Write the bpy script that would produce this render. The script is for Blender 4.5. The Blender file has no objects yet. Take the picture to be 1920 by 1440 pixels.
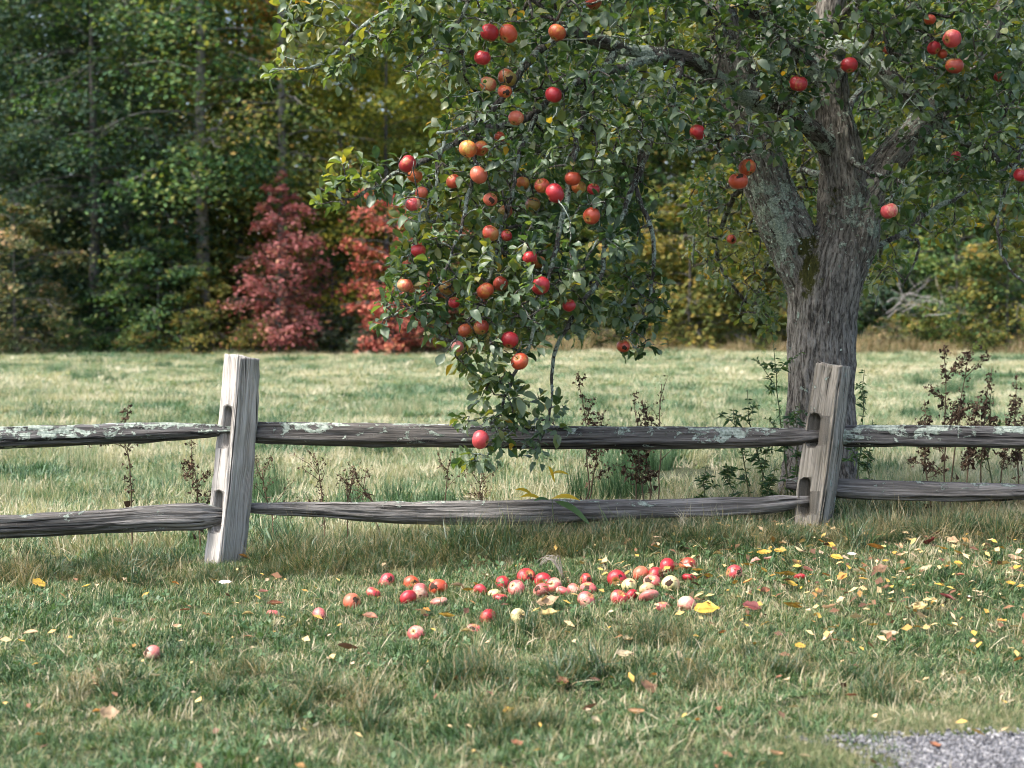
import bpy, math, random
import numpy as np
from mathutils import Vector, Matrix, noise as mn

sc = bpy.context.scene
COL = sc.collection
rng = np.random.default_rng(7)
random.seed(7)

# ------------------------------------------------------------------ camera
CAM_Z = 1.05
FPX = 3000.0                      # focal length in photo pixels (1920 wide)
PITCH = math.atan(120 / FPX)      # looking slightly down
cam_d = bpy.data.cameras.new('camera')
cam = bpy.data.objects.new('camera', cam_d)
COL.objects.link(cam)
cam.location = (0, 0, CAM_Z)
cam.rotation_euler = (math.radians(90) - PITCH, 0, 0)
cam_d.sensor_width = 36
cam_d.lens = FPX / 1920 * 36
cam_d.clip_start = 0.1
cam_d.clip_end = 600
cam_d.dof.use_dof = True
cam_d.dof.focus_distance = 6.7
cam_d.dof.aperture_fstop = 3.6
sc.camera = cam

# ------------------------------------------------------------------ world, sun, exposure
SUN = Vector((-0.50, -0.22, 0.84)).normalized()      # direction towards the sun
world = bpy.data.worlds.new('World')
sc.world = world
world.use_nodes = True
wn = world.node_tree
wn.nodes.clear()
w_out = wn.nodes.new('ShaderNodeOutputWorld')
w_bg = wn.nodes.new('ShaderNodeBackground')
w_sky = wn.nodes.new('ShaderNodeTexSky')
w_sky.sky_type = 'NISHITA'
w_sky.sun_disc = False
w_sky.sun_elevation = math.asin(SUN.z)
w_sky.sun_rotation = math.atan2(SUN.x, SUN.y)
w_sky.air_density = 1.0
w_sky.dust_density = 4.0
w_sky.ozone_density = 1.0
w_bg.inputs['Strength'].default_value = 0.15
wn.links.new(w_sky.outputs[0], w_bg.inputs[0])
wn.links.new(w_bg.outputs[0], w_out.inputs[0])
sun_d = bpy.data.lights.new('sun', 'SUN')
sun_d.energy = 2.3
sun_d.angle = math.radians(9.5)
sun_d.color = (1.0, 0.96, 0.9)
sun = bpy.data.objects.new('sun', sun_d)
sun.rotation_euler = SUN.to_track_quat('Z', 'Y').to_euler()
COL.objects.link(sun)
sc.view_settings.view_transform = 'Standard'
sc.view_settings.look = 'None'
sc.view_settings.gamma = 1
sc.view_settings.use_curve_mapping = False
sc.view_settings.exposure = 1.6
cy = sc.cycles
cy.max_bounces = 4
cy.diffuse_bounces = 2
cy.glossy_bounces = 1
cy.transmission_bounces = 2
cy.transparent_max_bounces = 6
cy.sample_clamp_indirect = 6
cy.caustics_reflective = False
cy.caustics_refractive = False
cy.use_denoising = True
cy.filter_width = 1.0
cy.adaptive_threshold = 0.03
cy.time_limit = 900

# ------------------------------------------------------------------ helpers
_cp, _sp = math.cos(PITCH), math.sin(PITCH)
def P(px, py, Y):
    """photo pixel -> world point at distance Y in front of the camera"""
    a = (px - 960) / FPX; b = -(py - 720) / FPX
    dy = _cp + b * _sp; dz = b * _cp - _sp
    t = Y / dy
    return np.array((a * t, Y, CAM_Z + dz * t))

def project(p):
    """world (N,3) -> photo px,py"""
    p = np.asarray(p, float)
    y = p[..., 1]; z = p[..., 2] - CAM_Z
    d = y * _cp - z * _sp; u = y * _sp + z * _cp
    return 960 + FPX * p[..., 0] / d, 720 - FPX * u / d

def sstep(a, b, x):
    t = np.clip((x - a) / (b - a), 0, 1)
    return t * t * (3 - 2 * t)

def terrain(x, y):
    x = np.asarray(x, float); y = np.asarray(y, float)
    z = 0.165 * sstep(-1.6, 1.35, x) * sstep(4.3, 6.9, y) * (1 - 0.75 * sstep(8, 15, y))
    z = z + 0.015 * np.exp(-((y - 6.85) / 0.35) ** 2) * (1 + 0.5 * np.sin(2.3 * x + 1))
    z = z + 0.012 * np.sin(1.9 * x + 0.7 * y) * np.cos(2.3 * y - 0.6 * x) + 0.006 * np.sin(6.1 * x - 3.3 * y + 1) * np.sin(5.2 * y)
    z = z + 0.05 * np.sin(0.31 * x + 0.5) * np.sin(0.23 * y) * sstep(9, 18, y)
    z = z + 0.18 * sstep(18, 42, y) + 5.0 * sstep(52, 95, y)
    return z

def ground_at(px, py):
    """first ground point along the ray of a photo pixel"""
    lo, hi = 2.0, 60.0
    ys = np.linspace(lo, hi, 4000)
    a = P(px, py, 1.0) - np.array((0, 0, CAM_Z))
    zs = CAM_Z + a[2] * ys
    g = terrain(a[0] * ys, ys)
    k = np.argmax(zs <= g)
    return np.array((a[0] * ys[k], ys[k], g[k]))

def link(o, parent=None):
    COL.objects.link(o)
    if parent is not None:
        o.parent = parent
    return o

def tag(o, label=None, cat=None, group=None, kind=None):
    if label: o['label'] = label
    if cat: o['category'] = cat
    if group: o['group'] = group
    if kind: o['kind'] = kind
    return o

def empty(name, loc=(0, 0, 0)):
    o = bpy.data.objects.new(name, None)
    o.location = loc
    o.empty_display_size = 0.1
    COL.objects.link(o)
    return o

def np_mesh(name, V, faces, mats=(), smooth=True, attrs=None, midx=None):
    """faces: list of int arrays of shape (M,k)"""
    V = np.asarray(V, np.float32).reshape(-1, 3)
    me = bpy.data.meshes.new(name)
    if isinstance(faces, np.ndarray): faces = [faces]
    faces = [np.asarray(f, np.int32) for f in faces if len(f)]
    me.vertices.add(len(V)); me.vertices.foreach_set('co', V.ravel())
    nl = sum(f.size for f in faces); nf = sum(len(f) for f in faces)
    me.loops.add(nl); me.polygons.add(nf)
    me.loops.foreach_set('vertex_index', np.concatenate([f.ravel() for f in faces]))
    starts = []; s = 0
    for f in faces:
        starts.append(s + np.arange(len(f)) * f.shape[1]); s += f.size
    me.polygons.foreach_set('loop_start', np.concatenate(starts).astype(np.int32))
    if midx is not None: me.polygons.foreach_set('material_index', np.asarray(midx, np.int32))
    me.polygons.foreach_set('use_smooth', np.full(nf, smooth, bool))
    for k, v in (attrs or {}).items():
        v = np.asarray(v, np.float32)
        if v.ndim == 1:
            a = me.attributes.new(k, 'FLOAT', 'POINT'); a.data.foreach_set('value', v)
        else:
            a = me.attributes.new(k, 'FLOAT_VECTOR', 'POINT'); a.data.foreach_set('vector', v.ravel())
    for m in mats: me.materials.append(m)
    me.update(calc_edges=True)
    me.validate()
    return me

def obj(name, me, parent=None, loc=None):
    o = bpy.data.objects.new(name, me)
    if loc is not None: o.location = loc
    return link(o, parent)

def unit(v):
    v = np.asarray(v, float)
    return v / np.maximum(np.linalg.norm(v, axis=-1, keepdims=True), 1e-9)

def spline(pts, n):
    """Catmull-Rom through rows of pts (K,D), n samples"""
    pts = np.asarray(pts, float)
    if len(pts) == 2:
        t = np.linspace(0, 1, n)[:, None]; return pts[0] * (1 - t) + pts[1] * t
    seg = np.linalg.norm(np.diff(pts[:, :3], axis=0), axis=1)
    s = np.concatenate([[0], np.cumsum(seg)])
    e = np.vstack([2 * pts[0] - pts[1], pts, 2 * pts[-1] - pts[-2]])
    u = np.linspace(0, s[-1], n)
    k = np.clip(np.searchsorted(s, u, side='right') - 1, 0, len(pts) - 2)
    t = ((u - s[k]) / np.maximum(seg[k], 1e-9))[:, None]
    p0, p1, p2, p3 = e[k], e[k + 1], e[k + 2], e[k + 3]
    return 0.5 * ((2 * p1) + (-p0 + p2) * t + (2 * p0 - 5 * p1 + 4 * p2 - p3) * t ** 2 + (-p0 + 3 * p1 - 3 * p2 + p3) * t ** 3)

class Geo:
    """collects pieces of one mesh"""
    def __init__(s): s.V = []; s.F = {3: [], 4: []}; s.A = {}; s.n = 0
    def add(s, V, F, **at):
        V = np.asarray(V, float).reshape(-1, 3)
        if isinstance(F, np.ndarray): F = [F]
        for f in F:
            if len(f): s.F[f.shape[1]].append(np.asarray(f) + s.n)
        for k, v in at.items():
            v = np.asarray(v, float)
            if v.ndim == 0: v = np.full(len(V), float(v))
            s.A.setdefault(k, []).append(v)
        s.V.append(V); s.n += len(V)
    def tube(s, pts, rad, sides=6, cap=True, **at):
        V, F, g = tube(pts, rad, sides, cap)
        s.add(V, F, **at)
    def mesh(s, name, mats, smooth=True):
        F = [np.concatenate(s.F[k]) for k in (3, 4) if s.F[k]]
        return np_mesh(name, np.concatenate(s.V), F, mats, smooth, {k: np.concatenate(v) for k, v in s.A.items()})

def tube(pts, rad, sides=6, cap=True):
    pts = np.asarray(pts, float); n = len(pts)
    rad = np.broadcast_to(np.asarray(rad, float), (n,))
    T = unit(np.gradient(pts, axis=0))
    up = np.array((0, 0, 1.0)) if abs(T[0][2]) < 0.9 else np.array((1.0, 0, 0))
    N = np.zeros((n, 3)); v = unit(np.cross(T[0], up)); N[0] = v
    for i in range(1, n):
        v = N[i - 1] - T[i] * np.dot(N[i - 1], T[i]); N[i] = v / max(np.linalg.norm(v), 1e-9)
    B = np.cross(T, N)
    a = np.linspace(0, 2 * math.pi, sides, endpoint=False)
    V = pts[:, None, :] + rad[:, None, None] * (np.cos(a)[None, :, None] * N[:, None, :] + np.sin(a)[None, :, None] * B[:, None, :])
    i = np.arange(n - 1)[:, None]; j = np.arange(sides)[None, :]
    F = np.stack([i * sides + j, i * sides + (j + 1) % sides, (i + 1) * sides + (j + 1) % sides, (i + 1) * sides + j], -1).reshape(-1, 4)
    V = V.reshape(-1, 3); Fs = [F]
    if cap:
        V = np.vstack([V, pts[0] , pts[-1]])
        jj = np.arange(sides)
        Fs.append(np.vstack([np.stack([np.full(sides, n * sides), (jj + 1) % sides, jj], -1),
                             np.stack([np.full(sides, n * sides + 1), (n - 1) * sides + jj, (n - 1) * sides + (jj + 1) % sides], -1)]))
    return V, Fs, None

def nz(x, y, z): return mn.noise(Vector((x, y, z)))

# ------------------------------------------------------------------ materials
def new_mat(name):
    m = bpy.data.materials.new(name); m.use_nodes = True
    nt = m.node_tree; nt.nodes.clear()
    out = nt.nodes.new('ShaderNodeOutputMaterial')
    return m, nt, out
def N(nt, kind, **kw):
    n = nt.nodes.new(kind)
    for k, v in kw.items(): setattr(n, k, v)
    return n
def L(nt, a, b): nt.links.new(a, b)
def ramp(nt, fac, stops, interp='LINEAR'):
    r = N(nt, 'ShaderNodeValToRGB'); r.color_ramp.interpolation = interp
    e = r.color_ramp.elements
    while len(e) > 1: e.remove(e[0])
    e[0].position = stops[0][0]; e[0].color = (*stops[0][1], 1)
    for p, c in stops[1:]:
        q = e.new(p); q.color = (*c, 1)
    L(nt, fac, r.inputs[0])
    return r.outputs[0]
def math_n(nt, op, a, b=None, clamp=False):
    m = N(nt, 'ShaderNodeMath', operation=op); m.use_clamp = clamp
    for i, v in enumerate((a, b)):
        if v is None: continue
        if isinstance(v, (int, float)): m.inputs[i].default_value = v
        else: L(nt, v, m.inputs[i])
    return m.outputs[0]
def mix(nt, fac, a, b, mode='MIX'):
    m = N(nt, 'ShaderNodeMix', data_type='RGBA', blend_type=mode)
    if isinstance(fac, (int, float)): m.inputs[0].default_value = fac
    else: L(nt, fac, m.inputs[0])
    for i, v in ((6, a), (7, b)):
        if isinstance(v, tuple): m.inputs[i].default_value = (*v, 1)
        else: L(nt, v, m.inputs[i])
    return m.outputs[2]
def noise_t(nt, vec, scale, detail=3, rough=0.55, dist=0.0):
    n = N(nt, 'ShaderNodeTexNoise'); n.inputs['Scale'].default_value = scale
    n.inputs['Detail'].default_value = detail; n.inputs['Roughness'].default_value = rough
    n.inputs['Distortion'].default_value = dist
    if vec is not None: L(nt, vec, n.inputs['Vector'])
    return n.outputs['Fac']
def attr(nt, name): 
    a = N(nt, 'ShaderNodeAttribute'); a.attribute_name = name; return a
def mapped(nt, vec, scale):
    m = N(nt, 'ShaderNodeMapping'); m.inputs['Scale'].default_value = scale; L(nt, vec, m.inputs['Vector']); return m.outputs[0]
def bump(nt, h, strength, dist=0.01):
    b = N(nt, 'ShaderNodeBump'); b.inputs['Strength'].default_value = strength; b.inputs['Distance'].default_value = dist
    L(nt, h, b.inputs['Height']); return b.outputs[0]
def principled(nt, color, rough=0.6, spec=0.5, normal=None):
    b = N(nt, 'ShaderNodeBsdfPrincipled')
    if isinstance(color, tuple): b.inputs['Base Color'].default_value = (*color, 1)
    else: L(nt, color, b.inputs['Base Color'])
    if isinstance(rough, (int, float)): b.inputs['Roughness'].default_value = rough
    else: L(nt, rough, b.inputs['Roughness'])
    b.inputs['Specular IOR Level'].default_value = spec
    if normal is not None: L(nt, normal, b.inputs['Normal'])
    return b

def leaf_mat(name, stops, rough=0.45, spec=0.5, trans=0.3, tcol=None, under=None, pos_noise=None, tone='tone'):
    """two-sided thin leaf: colour by the leaf's own tone, paler underside, light passing through"""
    m, nt, out = new_mat(name)
    t = attr(nt, tone).outputs['Fac']
    geo = N(nt, 'ShaderNodeNewGeometry')
    if pos_noise:
        sc_, amt = pos_noise
        nn = noise_t(nt, geo.outputs['Position'], sc_, 3)
        t = math_n(nt, 'ADD', t, math_n(nt, 'MULTIPLY', math_n(nt, 'SUBTRACT', nn, 0.5), amt), True)
    c = ramp(nt, t, stops)
    top = c
    if under is not None:
        c = mix(nt, geo.outputs['Backfacing'], c, mix(nt, under[0], c, under[1]))
    b = principled(nt, c, rough, spec)
    tr = N(nt, 'ShaderNodeBsdfTranslucent')
    L(nt, mix(nt, 1.0, top, tcol or (1.25, 1.3, 0.6), 'MULTIPLY'), tr.inputs[0])
    ms = N(nt, 'ShaderNodeMixShader'); ms.inputs[0].default_value = trans
    L(nt, b.outputs[0], ms.inputs[1]); L(nt, tr.outputs[0], ms.inputs[2])
    L(nt, ms.outputs[0], out.inputs[0])
    return m

def flat_mat(name, c1, c2, scale=8, rough=0.8, bumps=None, spec=0.3):
    m, nt, out = new_mat(name)
    tc = N(nt, 'ShaderNodeTexCoord')
    n = noise_t(nt, tc.outputs['Object'], scale, 5)
    c = ramp(nt, n, [(0.3, c1), (0.7, c2)])
    nb = bump(nt, n, bumps[0], bumps[1]) if bumps else None
    b = principled(nt, c, rough, spec, nb)
    L(nt, b.outputs[0], out.inputs[0])
    return m

M = {}
# grass: blades from dark green through grey green to straw
GR = [(0.0, (0.022, 0.047, 0.017)), (0.3, (0.057, 0.116, 0.042)), (0.6, (0.13, 0.205, 0.084)), (0.75, (0.215, 0.23, 0.1)), (0.87, (0.35, 0.295, 0.17)), (1.0, (0.54, 0.47, 0.33))]
GM = [(0.0, (0.026, 0.058, 0.027)), (0.3, (0.066, 0.132, 0.06)), (0.57, (0.15, 0.235, 0.125)), (0.74, (0.245, 0.28, 0.15)), (0.87, (0.4, 0.355, 0.225)), (1.0, (0.57, 0.51, 0.38))]
M['lawn'] = leaf_mat('lawn_blade', GR, 0.5, 0.35, 0.25, (1.2, 1.25, 0.6), pos_noise=(2.1, 0.5))
M['meadow'] = leaf_mat('meadow_blade', GM, 0.5, 0.35, 0.25, (1.2, 1.25, 0.6), pos_noise=(0.45, 0.8))
M['tall'] = leaf_mat('tall_blade', [(0.0, (0.02, 0.05, 0.018)), (0.45, (0.05, 0.1, 0.035)), (0.65, (0.12, 0.14, 0.05)), (0.8, (0.25, 0.19, 0.09)), (1.0, (0.42, 0.34, 0.2))], 0.42, 0.5, 0.25, (1.2, 1.2, 0.6), pos_noise=(2.2, 0.35))
M['drygrass'] = leaf_mat('dry_blade', [(0.0, (0.06, 0.09, 0.03)), (0.35, (0.17, 0.14, 0.06)), (0.7, (0.33, 0.24, 0.13)), (1.0, (0.5, 0.38, 0.24))], 0.6, 0.3, 0.25, (1.2, 1.1, 0.8), pos_noise=(0.5, 0.5))
APL = [(0.0, (0.026, 0.06, 0.036)), (0.35, (0.055, 0.112, 0.058)), (0.6, (0.115, 0.165, 0.06)), (0.9, (0.23, 0.23, 0.065)), (0.97, (0.32, 0.24, 0.05)), (1.0, (0.5, 0.3, 0.05))]
M['apple_leaf'] = leaf_mat('apple_leaf', APL, 0.42, 0.45, 0.34, (2.2, 2.0, 0.5), under=(0.5, (0.18, 0.22, 0.14)))

# ground
def ground_mat():
    m, nt, out = new_mat('ground')
    geo = N(nt, 'ShaderNodeNewGeometry')
    n = noise_t(nt, geo.outputs['Position'], 45, 6, 0.7)
    n2 = noise_t(nt, geo.outputs['Position'], 0.6, 4)
    c = ramp(nt, n, [(0.35, (0.025, 0.03, 0.014)), (0.52, (0.06, 0.065, 0.03)), (0.65, (0.17, 0.145, 0.085))])
    c = mix(nt, math_n(nt, 'MULTIPLY', n2, 0.5), c, (0.06, 0.08, 0.035))
    b = principled(nt, c, 0.9, 0.2, bump(nt, n, 0.8, 0.03))
    L(nt, b.outputs[0], out.inputs[0]); return m
M['ground'] = ground_mat()
M['gravel_bed'] = flat_mat('gravel_bed', (0.1, 0.1, 0.105), (0.24, 0.24, 0.26), 60, 0.9, (0.8, 0.01))
def pebble_mat():
    m, nt, out = new_mat('pebble')
    oi = N(nt, 'ShaderNodeObjectInfo')
    c = ramp(nt, oi.outputs['Random'], [(0, (0.05, 0.05, 0.052)), (0.5, (0.12, 0.12, 0.128)), (0.85, (0.2, 0.2, 0.207)), (1, (0.34, 0.33, 0.32))])
    b = principled(nt, c, 0.8, 0.3); L(nt, b.outputs[0], out.inputs[0]); return m
M['pebble'] = pebble_mat()

def wood_mat(name, dark, mid, light, lichen=0.0, dirt=0.5):
    """weathered split wood; 'grain' holds (along, across, height) in metres"""
    m, nt, out = new_mat(name)
    g = attr(nt, 'grain').outputs['Vector']
    oi = N(nt, 'ShaderNodeObjectInfo')
    add = N(nt, 'ShaderNodeVectorMath', operation='ADD'); L(nt, g, add.inputs[0])
    sc3 = N(nt, 'ShaderNodeVectorMath', operation='SCALE'); sc3.inputs[0].default_value = (7, 3, 5); L(nt, oi.outputs['Random'], sc3.inputs['Scale']); L(nt, sc3.outputs[0], add.inputs[1])
    g = add.outputs[0]
    fine = noise_t(nt, mapped(nt, g, (5, 260, 260)), 1, 6, 0.65, 0.3)
    mid_n = noise_t(nt, mapped(nt, g, (2.2, 60, 60)), 1, 5, 0.6, 0.6)
    big = noise_t(nt, mapped(nt, g, (3, 9, 9)), 1, 3)
    f = math_n(nt, 'ADD', math_n(nt, 'MULTIPLY', fine, 0.5), math_n(nt, 'MULTIPLY', mid_n, 0.6))
    c = ramp(nt, f, [(0.43, dark), (0.52, mid), (0.62, light), (0.75, tuple(min(0.75, x * 1.15) for x in light))])
    c = mix(nt, math_n(nt, 'MULTIPLY', ramp_f(nt, big, 0.42, 0.66), dirt), c, tuple(x * 0.6 for x in mid))
    crack = ramp_f(nt, noise_t(nt, mapped(nt, g, (1.3, 55, 55)), 1, 3, 0.5, 0.7), 0.39, 0.34)
    c = mix(nt, math_n(nt, 'MULTIPLY', crack, 0.9), c, tuple(x * 0.35 for x in dark))
    h = math_n(nt, 'SUBTRACT', f, math_n(nt, 'MULTIPLY', crack, 0.9))
    if lichen > 0:
        lp = noise_t(nt, mapped(nt, g, (16, 26, 26)), 1, 5, 0.7, 0.4)
        lz = attr(nt, 'lich').outputs['Fac']
        lm = math_n(nt, 'ADD', lp, math_n(nt, 'ADD', math_n(nt, 'MULTIPLY', math_n(nt, 'SUBTRACT', lz, 0.5), 0.16), math_n(nt, 'MULTIPLY', math_n(nt, 'SUBTRACT', noise_t(nt, mapped(nt, g, (3.2, 7, 7)), 1, 2), 0.5), 0.45)))
        lm = ramp_f(nt, lm, 0.62 - 0.1 * lichen, 0.65 - 0.1 * lichen)
        lc = ramp(nt, noise_t(nt, mapped(nt, g, (90, 90, 90)), 1, 3), [(0.35, (0.17, 0.21, 0.17)), (0.65, (0.42, 0.47, 0.40))])
        c = mix(nt, lm, c, lc)
        h = math_n(nt, 'ADD', h, math_n(nt, 'MULTIPLY', lm, 0.5))
    b = principled(nt, c, 0.85, 0.25, bump(nt, h, 1.0, 0.012))
    L(nt, b.outputs[0], out.inputs[0]); return m
def ramp_f(nt, fac, a, b):
    m = N(nt, 'ShaderNodeMapRange'); m.interpolation_type = 'SMOOTHSTEP'
    if a < b:
        m.inputs['From Min'].default_value = a; m.inputs['From Max'].default_value = b
    else:
        m.inputs['From Min'].default_value = b; m.inputs['From Max'].default_value = a
        m.inputs['To Min'].default_value = 1; m.inputs['To Max'].default_value = 0
    L(nt, fac, m.inputs['Value']); return m.outputs[0]
M['post'] = wood_mat('post_wood', (0.17, 0.155, 0.135), (0.40, 0.37, 0.33), (0.54, 0.51, 0.47), 0.0, 0.35)
M['post_mossy'] = wood_mat('mossy_post_wood', (0.10, 0.09, 0.07), (0.25, 0.225, 0.18), (0.42, 0.38, 0.32), 0.2, 0.5)
M['rail'] = wood_mat('rail_wood', (0.05, 0.045, 0.04), (0.14, 0.13, 0.118), (0.28, 0.265, 0.245), 0.1, 0.5)
M['rail_lichen'] = wood_mat('lichen_rail_wood', (0.035, 0.032, 0.03), (0.085, 0.08, 0.075), (0.17, 0.163, 0.155), 0.75, 0.4)
M['rail_some'] = wood_mat('some_lichen_rail_wood', (0.035, 0.032, 0.03), (0.085, 0.078, 0.07), (0.18, 0.168, 0.155), 0.5, 0.4)

def bark_mat(name, dark, mid, light, lichen, moss=True, coord='grain'):
    m, nt, out = new_mat(name)
    g = attr(nt, coord).outputs['Vector']
    geo = N(nt, 'ShaderNodeNewGeometry')
    pos = geo.outputs['Position']
    n1 = noise_t(nt, mapped(nt, g, (9, 55, 55)), 1, 5, 0.6, 0.8)
    n2 = noise_t(nt, mapped(nt, g, (40, 130, 130)), 1, 4, 0.6)
    f = math_n(nt, 'ADD', math_n(nt, 'MULTIPLY', n1, 0.65), math_n(nt, 'MULTIPLY', n2, 0.4))
    c = ramp(nt, f, [(0.44, dark), (0.53, mid), (0.64, light)])
    lp = noise_t(nt, pos, 17, 6, 0.72, 0.3)
    lb = noise_t(nt, pos, 3.1, 2)
    lv = math_n(nt, 'ADD', lp, math_n(nt, 'MULTIPLY', math_n(nt, 'SUBTRACT', lb, 0.5), 0.5))
    lich = attr(nt, 'lich').outputs['Fac']
    lv = math_n(nt, 'ADD', lv, math_n(nt, 'MULTIPLY', lich, 0.15))
    lm = ramp_f(nt, lv, 0.66 - 0.12 * lichen, 0.69 - 0.12 * lichen)
    lc = ramp(nt, noise_t(nt, pos, 120, 3), [(0.35, (0.16, 0.2, 0.16)), (0.65, (0.38, 0.43, 0.35))])
    c = mix(nt, lm, c, lc)
    h = math_n(nt, 'ADD', f, math_n(nt, 'MULTIPLY', lm, 0.25))
    if moss:
        mo = attr(nt, 'moss').outputs['Fac']
        mm = ramp_f(nt, math_n(nt, 'ADD', mo, math_n(nt, 'MULTIPLY', math_n(nt, 'SUBTRACT', lp, 0.5), 2.2)), 0.5, 0.7)
        c = mix(nt, mm, c, ramp(nt, n2, [(0.35, (0.025, 0.03, 0.008)), (0.65, (0.08, 0.075, 0.018))]))
    b = principled(nt, c, 0.9, 0.2, bump(nt, h, 1.0, 0.02))
    L(nt, b.outputs[0], out.inputs[0]); return m
M['bark'] = bark_mat('apple_bark', (0.05, 0.044, 0.037), (0.165, 0.148, 0.126), (0.28, 0.26, 0.225), 0.15)
M['branch'] = bark_mat('branch_bark', (0.03, 0.026, 0.022), (0.085, 0.075, 0.065), (0.17, 0.155, 0.14), 1.0, False)
M['twig'] = bark_mat('twig_bark', (0.035, 0.03, 0.026), (0.10, 0.088, 0.078), (0.19, 0.17, 0.15), 0.9, False)
M['forest_bark'] = flat_mat('forest_bark', (0.03, 0.028, 0.026), (0.14, 0.13, 0.12), 3, 0.9)
M['pale_bark'] = flat_mat('pale_bark', (0.12, 0.11, 0.1), (0.3, 0.28, 0.25), 3, 0.9)
M['dead_wood'] = flat_mat('dead_wood', (0.2, 0.19, 0.175), (0.4, 0.375, 0.35), 5, 0.9)
M['lichen'] = leaf_mat('lichen_flake', [(0, (0.14, 0.18, 0.14)), (0.5, (0.28, 0.33, 0.27)), (1, (0.46, 0.5, 0.42))], 0.9, 0.1, 0.1, (1, 1, 1))
M['weed_brown'] = leaf_mat('weed_brown', [(0, (0.035, 0.02, 0.013)), (0.6, (0.09, 0.055, 0.035)), (1, (0.2, 0.135, 0.085))], 0.8, 0.2, 0.1, (1, 1, 1))
M['weed_stem'] = flat_mat('weed_stem', (0.07, 0.045, 0.025), (0.17, 0.12, 0.07), 30, 0.8)
M['green_stem'] = flat_mat('green_stem', (0.05, 0.07, 0.025), (0.1, 0.12, 0.05), 30, 0.7)
M['weed_green'] = leaf_mat('weed_green', [(0, (0.02, 0.055, 0.025)), (0.6, (0.05, 0.11, 0.04)), (1, (0.12, 0.16, 0.05))], 0.5, 0.4, 0.3, (1.4, 1.5, 0.6))
M['weed_yellow'] = leaf_mat('weed_yellow', [(0, (0.35, 0.24, 0.02)), (1, (0.6, 0.42, 0.03))], 0.5, 0.4, 0.3, (1.2, 1.1, 0.5))
M['stem_apple'] = flat_mat('apple_stem', (0.05, 0.035, 0.02), (0.12, 0.08, 0.04), 40, 0.8)
M['calyx'] = flat_mat('apple_calyx', (0.02, 0.015, 0.01), (0.07, 0.05, 0.03), 60, 0.9)
M['rot'] = flat_mat('apple_rot', (0.015, 0.008, 0.005), (0.07, 0.035, 0.018), 40, 0.8)

# ------------------------------------------------------------------ ground sheet
def grid_mesh(name, xs, ys, zf, mats):
    X, Y = np.meshgrid(xs, ys)
    V = np.stack([X, Y, zf(X, Y)], -1).reshape(-1, 3)
    nx, ny = len(xs), len(ys)
    i = np.arange(ny - 1)[:, None]; j = np.arange(nx - 1)[None, :]
    F = np.stack([i * nx + j, i * nx + j + 1, (i + 1) * nx + j + 1, (i + 1) * nx + j], -1).reshape(-1, 4)
    return np_mesh(name, V, F, mats)
xs = np.unique(np.concatenate([np.linspace(-220, -8, 50), np.linspace(-8, 8, 161), np.linspace(8, 220, 50)]))
ys = np.unique(np.concatenate([np.linspace(-120, 1, 30), np.linspace(1, 12, 150), np.linspace(12, 60, 90), np.linspace(60, 420, 60)]))
tag(obj('ground', grid_mesh('ground', xs, ys, terrain, [M['ground']])), kind='structure')

# gravel drive in the near right corner
def gravel_in(x, y):
    edge = 3.97 + 0.025 * np.sin(3.1 * x + 1) + 0.012 * np.sin(11 * x) 
    left = 0.84 + 0.5 * (3.97 - y) * 0.6 + 0.05 * np.sin(17 * y)
    return (y < edge) & (x > left)
def gravel_mesh():
    n = 90
    u = np.linspace(0, 1, n); V = []
    top = np.stack([0.84 + u ** 1.3 * 7, 0 * u], -1)
    top[:, 1] = 3.97 + 0.025 * np.sin(3.1 * top[:, 0] + 1) + 0.012 * np.sin(11 * top[:, 0])
    m = 40
    rows = []
    for k in range(m):
        f = k / (m - 1)
        y = top[:, 1] - f * 2.6
        x = top[:, 0] + 0.3 * (3.97 - y) * (1 - u)
        rows.append(np.stack([x, y, terrain(x, y) + 0.006], -1))
    V = np.stack(rows)
    i = np.arange(m - 1)[:, None]; j = np.arange(n - 1)[None, :]
    F = np.stack([i * n + j, (i + 1) * n + j, (i + 1) * n + j + 1, i * n + j + 1], -1).reshape(-1, 4)
    return np_mesh('gravel_drive', V.reshape(-1, 3), F, [M['gravel_bed']])
tag(obj('gravel_drive', gravel_mesh()), kind='structure')

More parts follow.
